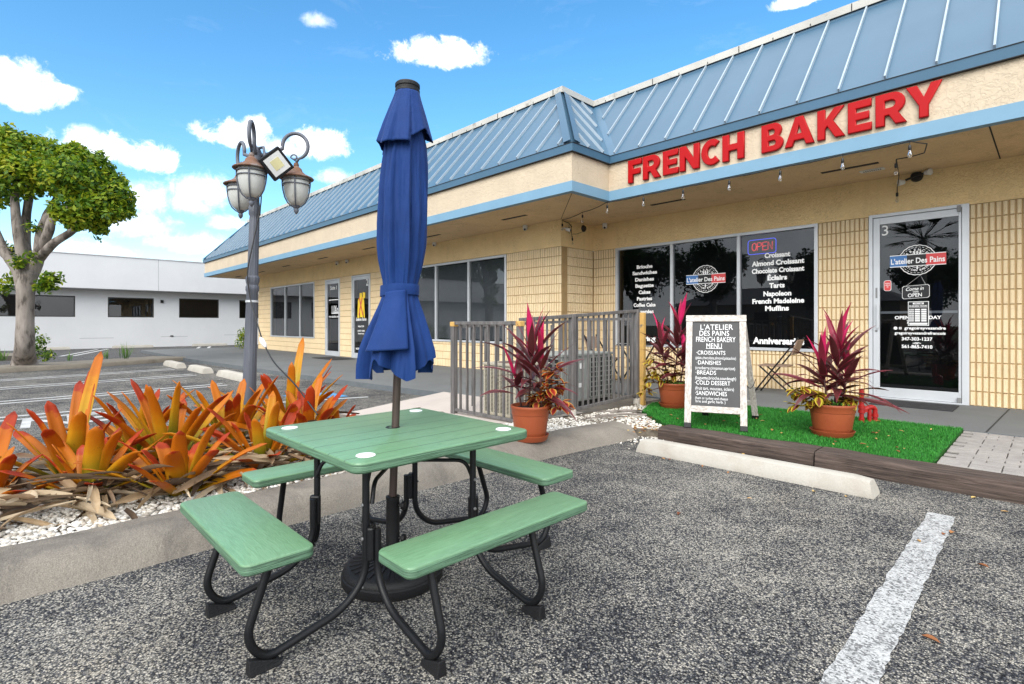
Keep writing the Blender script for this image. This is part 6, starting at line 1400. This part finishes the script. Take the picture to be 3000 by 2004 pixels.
b = Vector((-26.0,-.9,.15)); bush('small_shrub', 'clipped shrub in the planter at the left edge of the photo', b, [(0,0,.5,.5,350),(0,-.5,.6,.6,350),(.1,.2,.9,.35,200)], M['leaf'], .12)
b = on_ground(5, 1058, .12); mb = MB(); tuft(mb, b.x, b.y, .12, 24, .4); tag(mb.build('grass_tuft', M['grass_weed'], smooth=True), 'weedy tuft at the left photo edge in front of the planter', 'weed', 'weeds on the far kerb')
# ------------------------------------------------------------------ across the street, seen mirrored in the shop glass
st = MB(); st.quad((-120,-24,.0),(40,-24,.0),(40,-16,.0),(-120,-16,.0)); struct(st.build('street', M['asphalt_far'])).location.z = .006
sh = thing('shade_tree', 'dark round street tree across the road, mirrored in the bakery window', 'tree', (0,0,0), 'trees across the street')
mb = MB(); mb.tube([(0,0,0),(.1,0,1.5),(0,.1,3.2),(.2,0,4.5)], [.3,.22,.18,.1], 10)
for a in range(5): mb.tube([(0,0,2.6),(math.cos(a*1.26)*.9,math.sin(a*1.26)*.9,3.8),(math.cos(a*1.26)*1.9,math.sin(a*1.26)*1.9,4.9)], [.12,.09,.04], 7)
mb.build('trunk', M['bark'], sh, smooth=True)
mb = MB(); r_ = random.Random(3)
for i in range(13): a = r_.uniform(0,6.28); q = r_.uniform(.3,2.3); leaf_cloud(mb, (q*math.cos(a), q*math.sin(a), r_.uniform(3.6,6.)), r_.uniform(.9,1.5), 520, .30, 500+i, .3, .8)
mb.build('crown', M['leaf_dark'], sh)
sh.location = (-15.5,-13.5,0)
for i, (x, y, s_, lb) in enumerate(((-24.5,-13,1.,'dark street tree mirrored in the left pane of the bakery window'),(-20.3,-12,1.05,'dark street tree mirrored between the panes of the bakery window'),(-9.5,-12.5,.8,'smaller street tree mirrored in the right bakery pane'),(-38,-12.5,1.15,'large dark tree mirrored in the pane with blinds next to the wall corner'),(-49,-18,.7,'low far tree mirrored in the middle blinds pane'),(-71,-13,.9,'street tree mirrored in the far left shop window'),(-84,-14,1.,'street tree mirrored at the edge of the far shop window'),(-4.5,-13.5,.75,'bushy street tree mirrored in the bakery door'))):
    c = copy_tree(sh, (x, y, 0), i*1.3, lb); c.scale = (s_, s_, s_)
pa = thing('palm_tree', 'fan palm mirrored in the top of the bakery door', 'palm', (-3.5,-5.5,0))
mb = MB(); mb.tube([(-3.5,-5.5,0),(-3.55,-5.5,2),(-3.5,-5.5,4.4)], [.2,.15,.13], 12); mb.build('trunk', M['bark'], pa, smooth=True)
mb = MB(); random.seed(77)
for i in range(34):
    a = i*2.4; e_ = R(random.uniform(-35,75)); p = Vector((-3.5,-5.5,4.5)); d = Vector((math.cos(a)*math.cos(e_), math.sin(a)*math.cos(e_), math.sin(e_))); mb.tube([p, p+d*.7], .012, 5); q = p+d*.7
    for k in range(13): strap_leaf(mb, q, a+(k-6)*.2, e_-.1-abs(k-6)*.02, random.uniform(.5,.75), .035, .7, .2, 4, 'lance')
mb.c = mb.c[:len(mb.v)]; mb.build('fronds', M['leaf_dark'], pa)
hs_ = thing('tan_house', 'tan house with a low grey roof across the road, mirrored in the bakery glass', 'house', (-19,-30,0))
mb = MB(); mb.box((-26,-36,0),(-8,-28,3.0)); mb.build('wall', M['house_wall'], hs_)
mb = MB(); mb.add([(-26.6,-36.6,3),(-7.4,-36.6,3),(-7.4,-27.4,3),(-26.6,-27.4,3),(-23,-32,4.7),(-11,-32,4.7)], [(0,1,5,4),(2,3,4,5),(1,2,5),(3,0,4)]); mb.build('roof', M['house_roof'], hs_)
for x in (-23,-18.5,-13): mb = MB(); mb.box((x,-28.0,1.1),(x+1.2,-27.95,2.3)); mb.build('window', M['vent'], hs_)
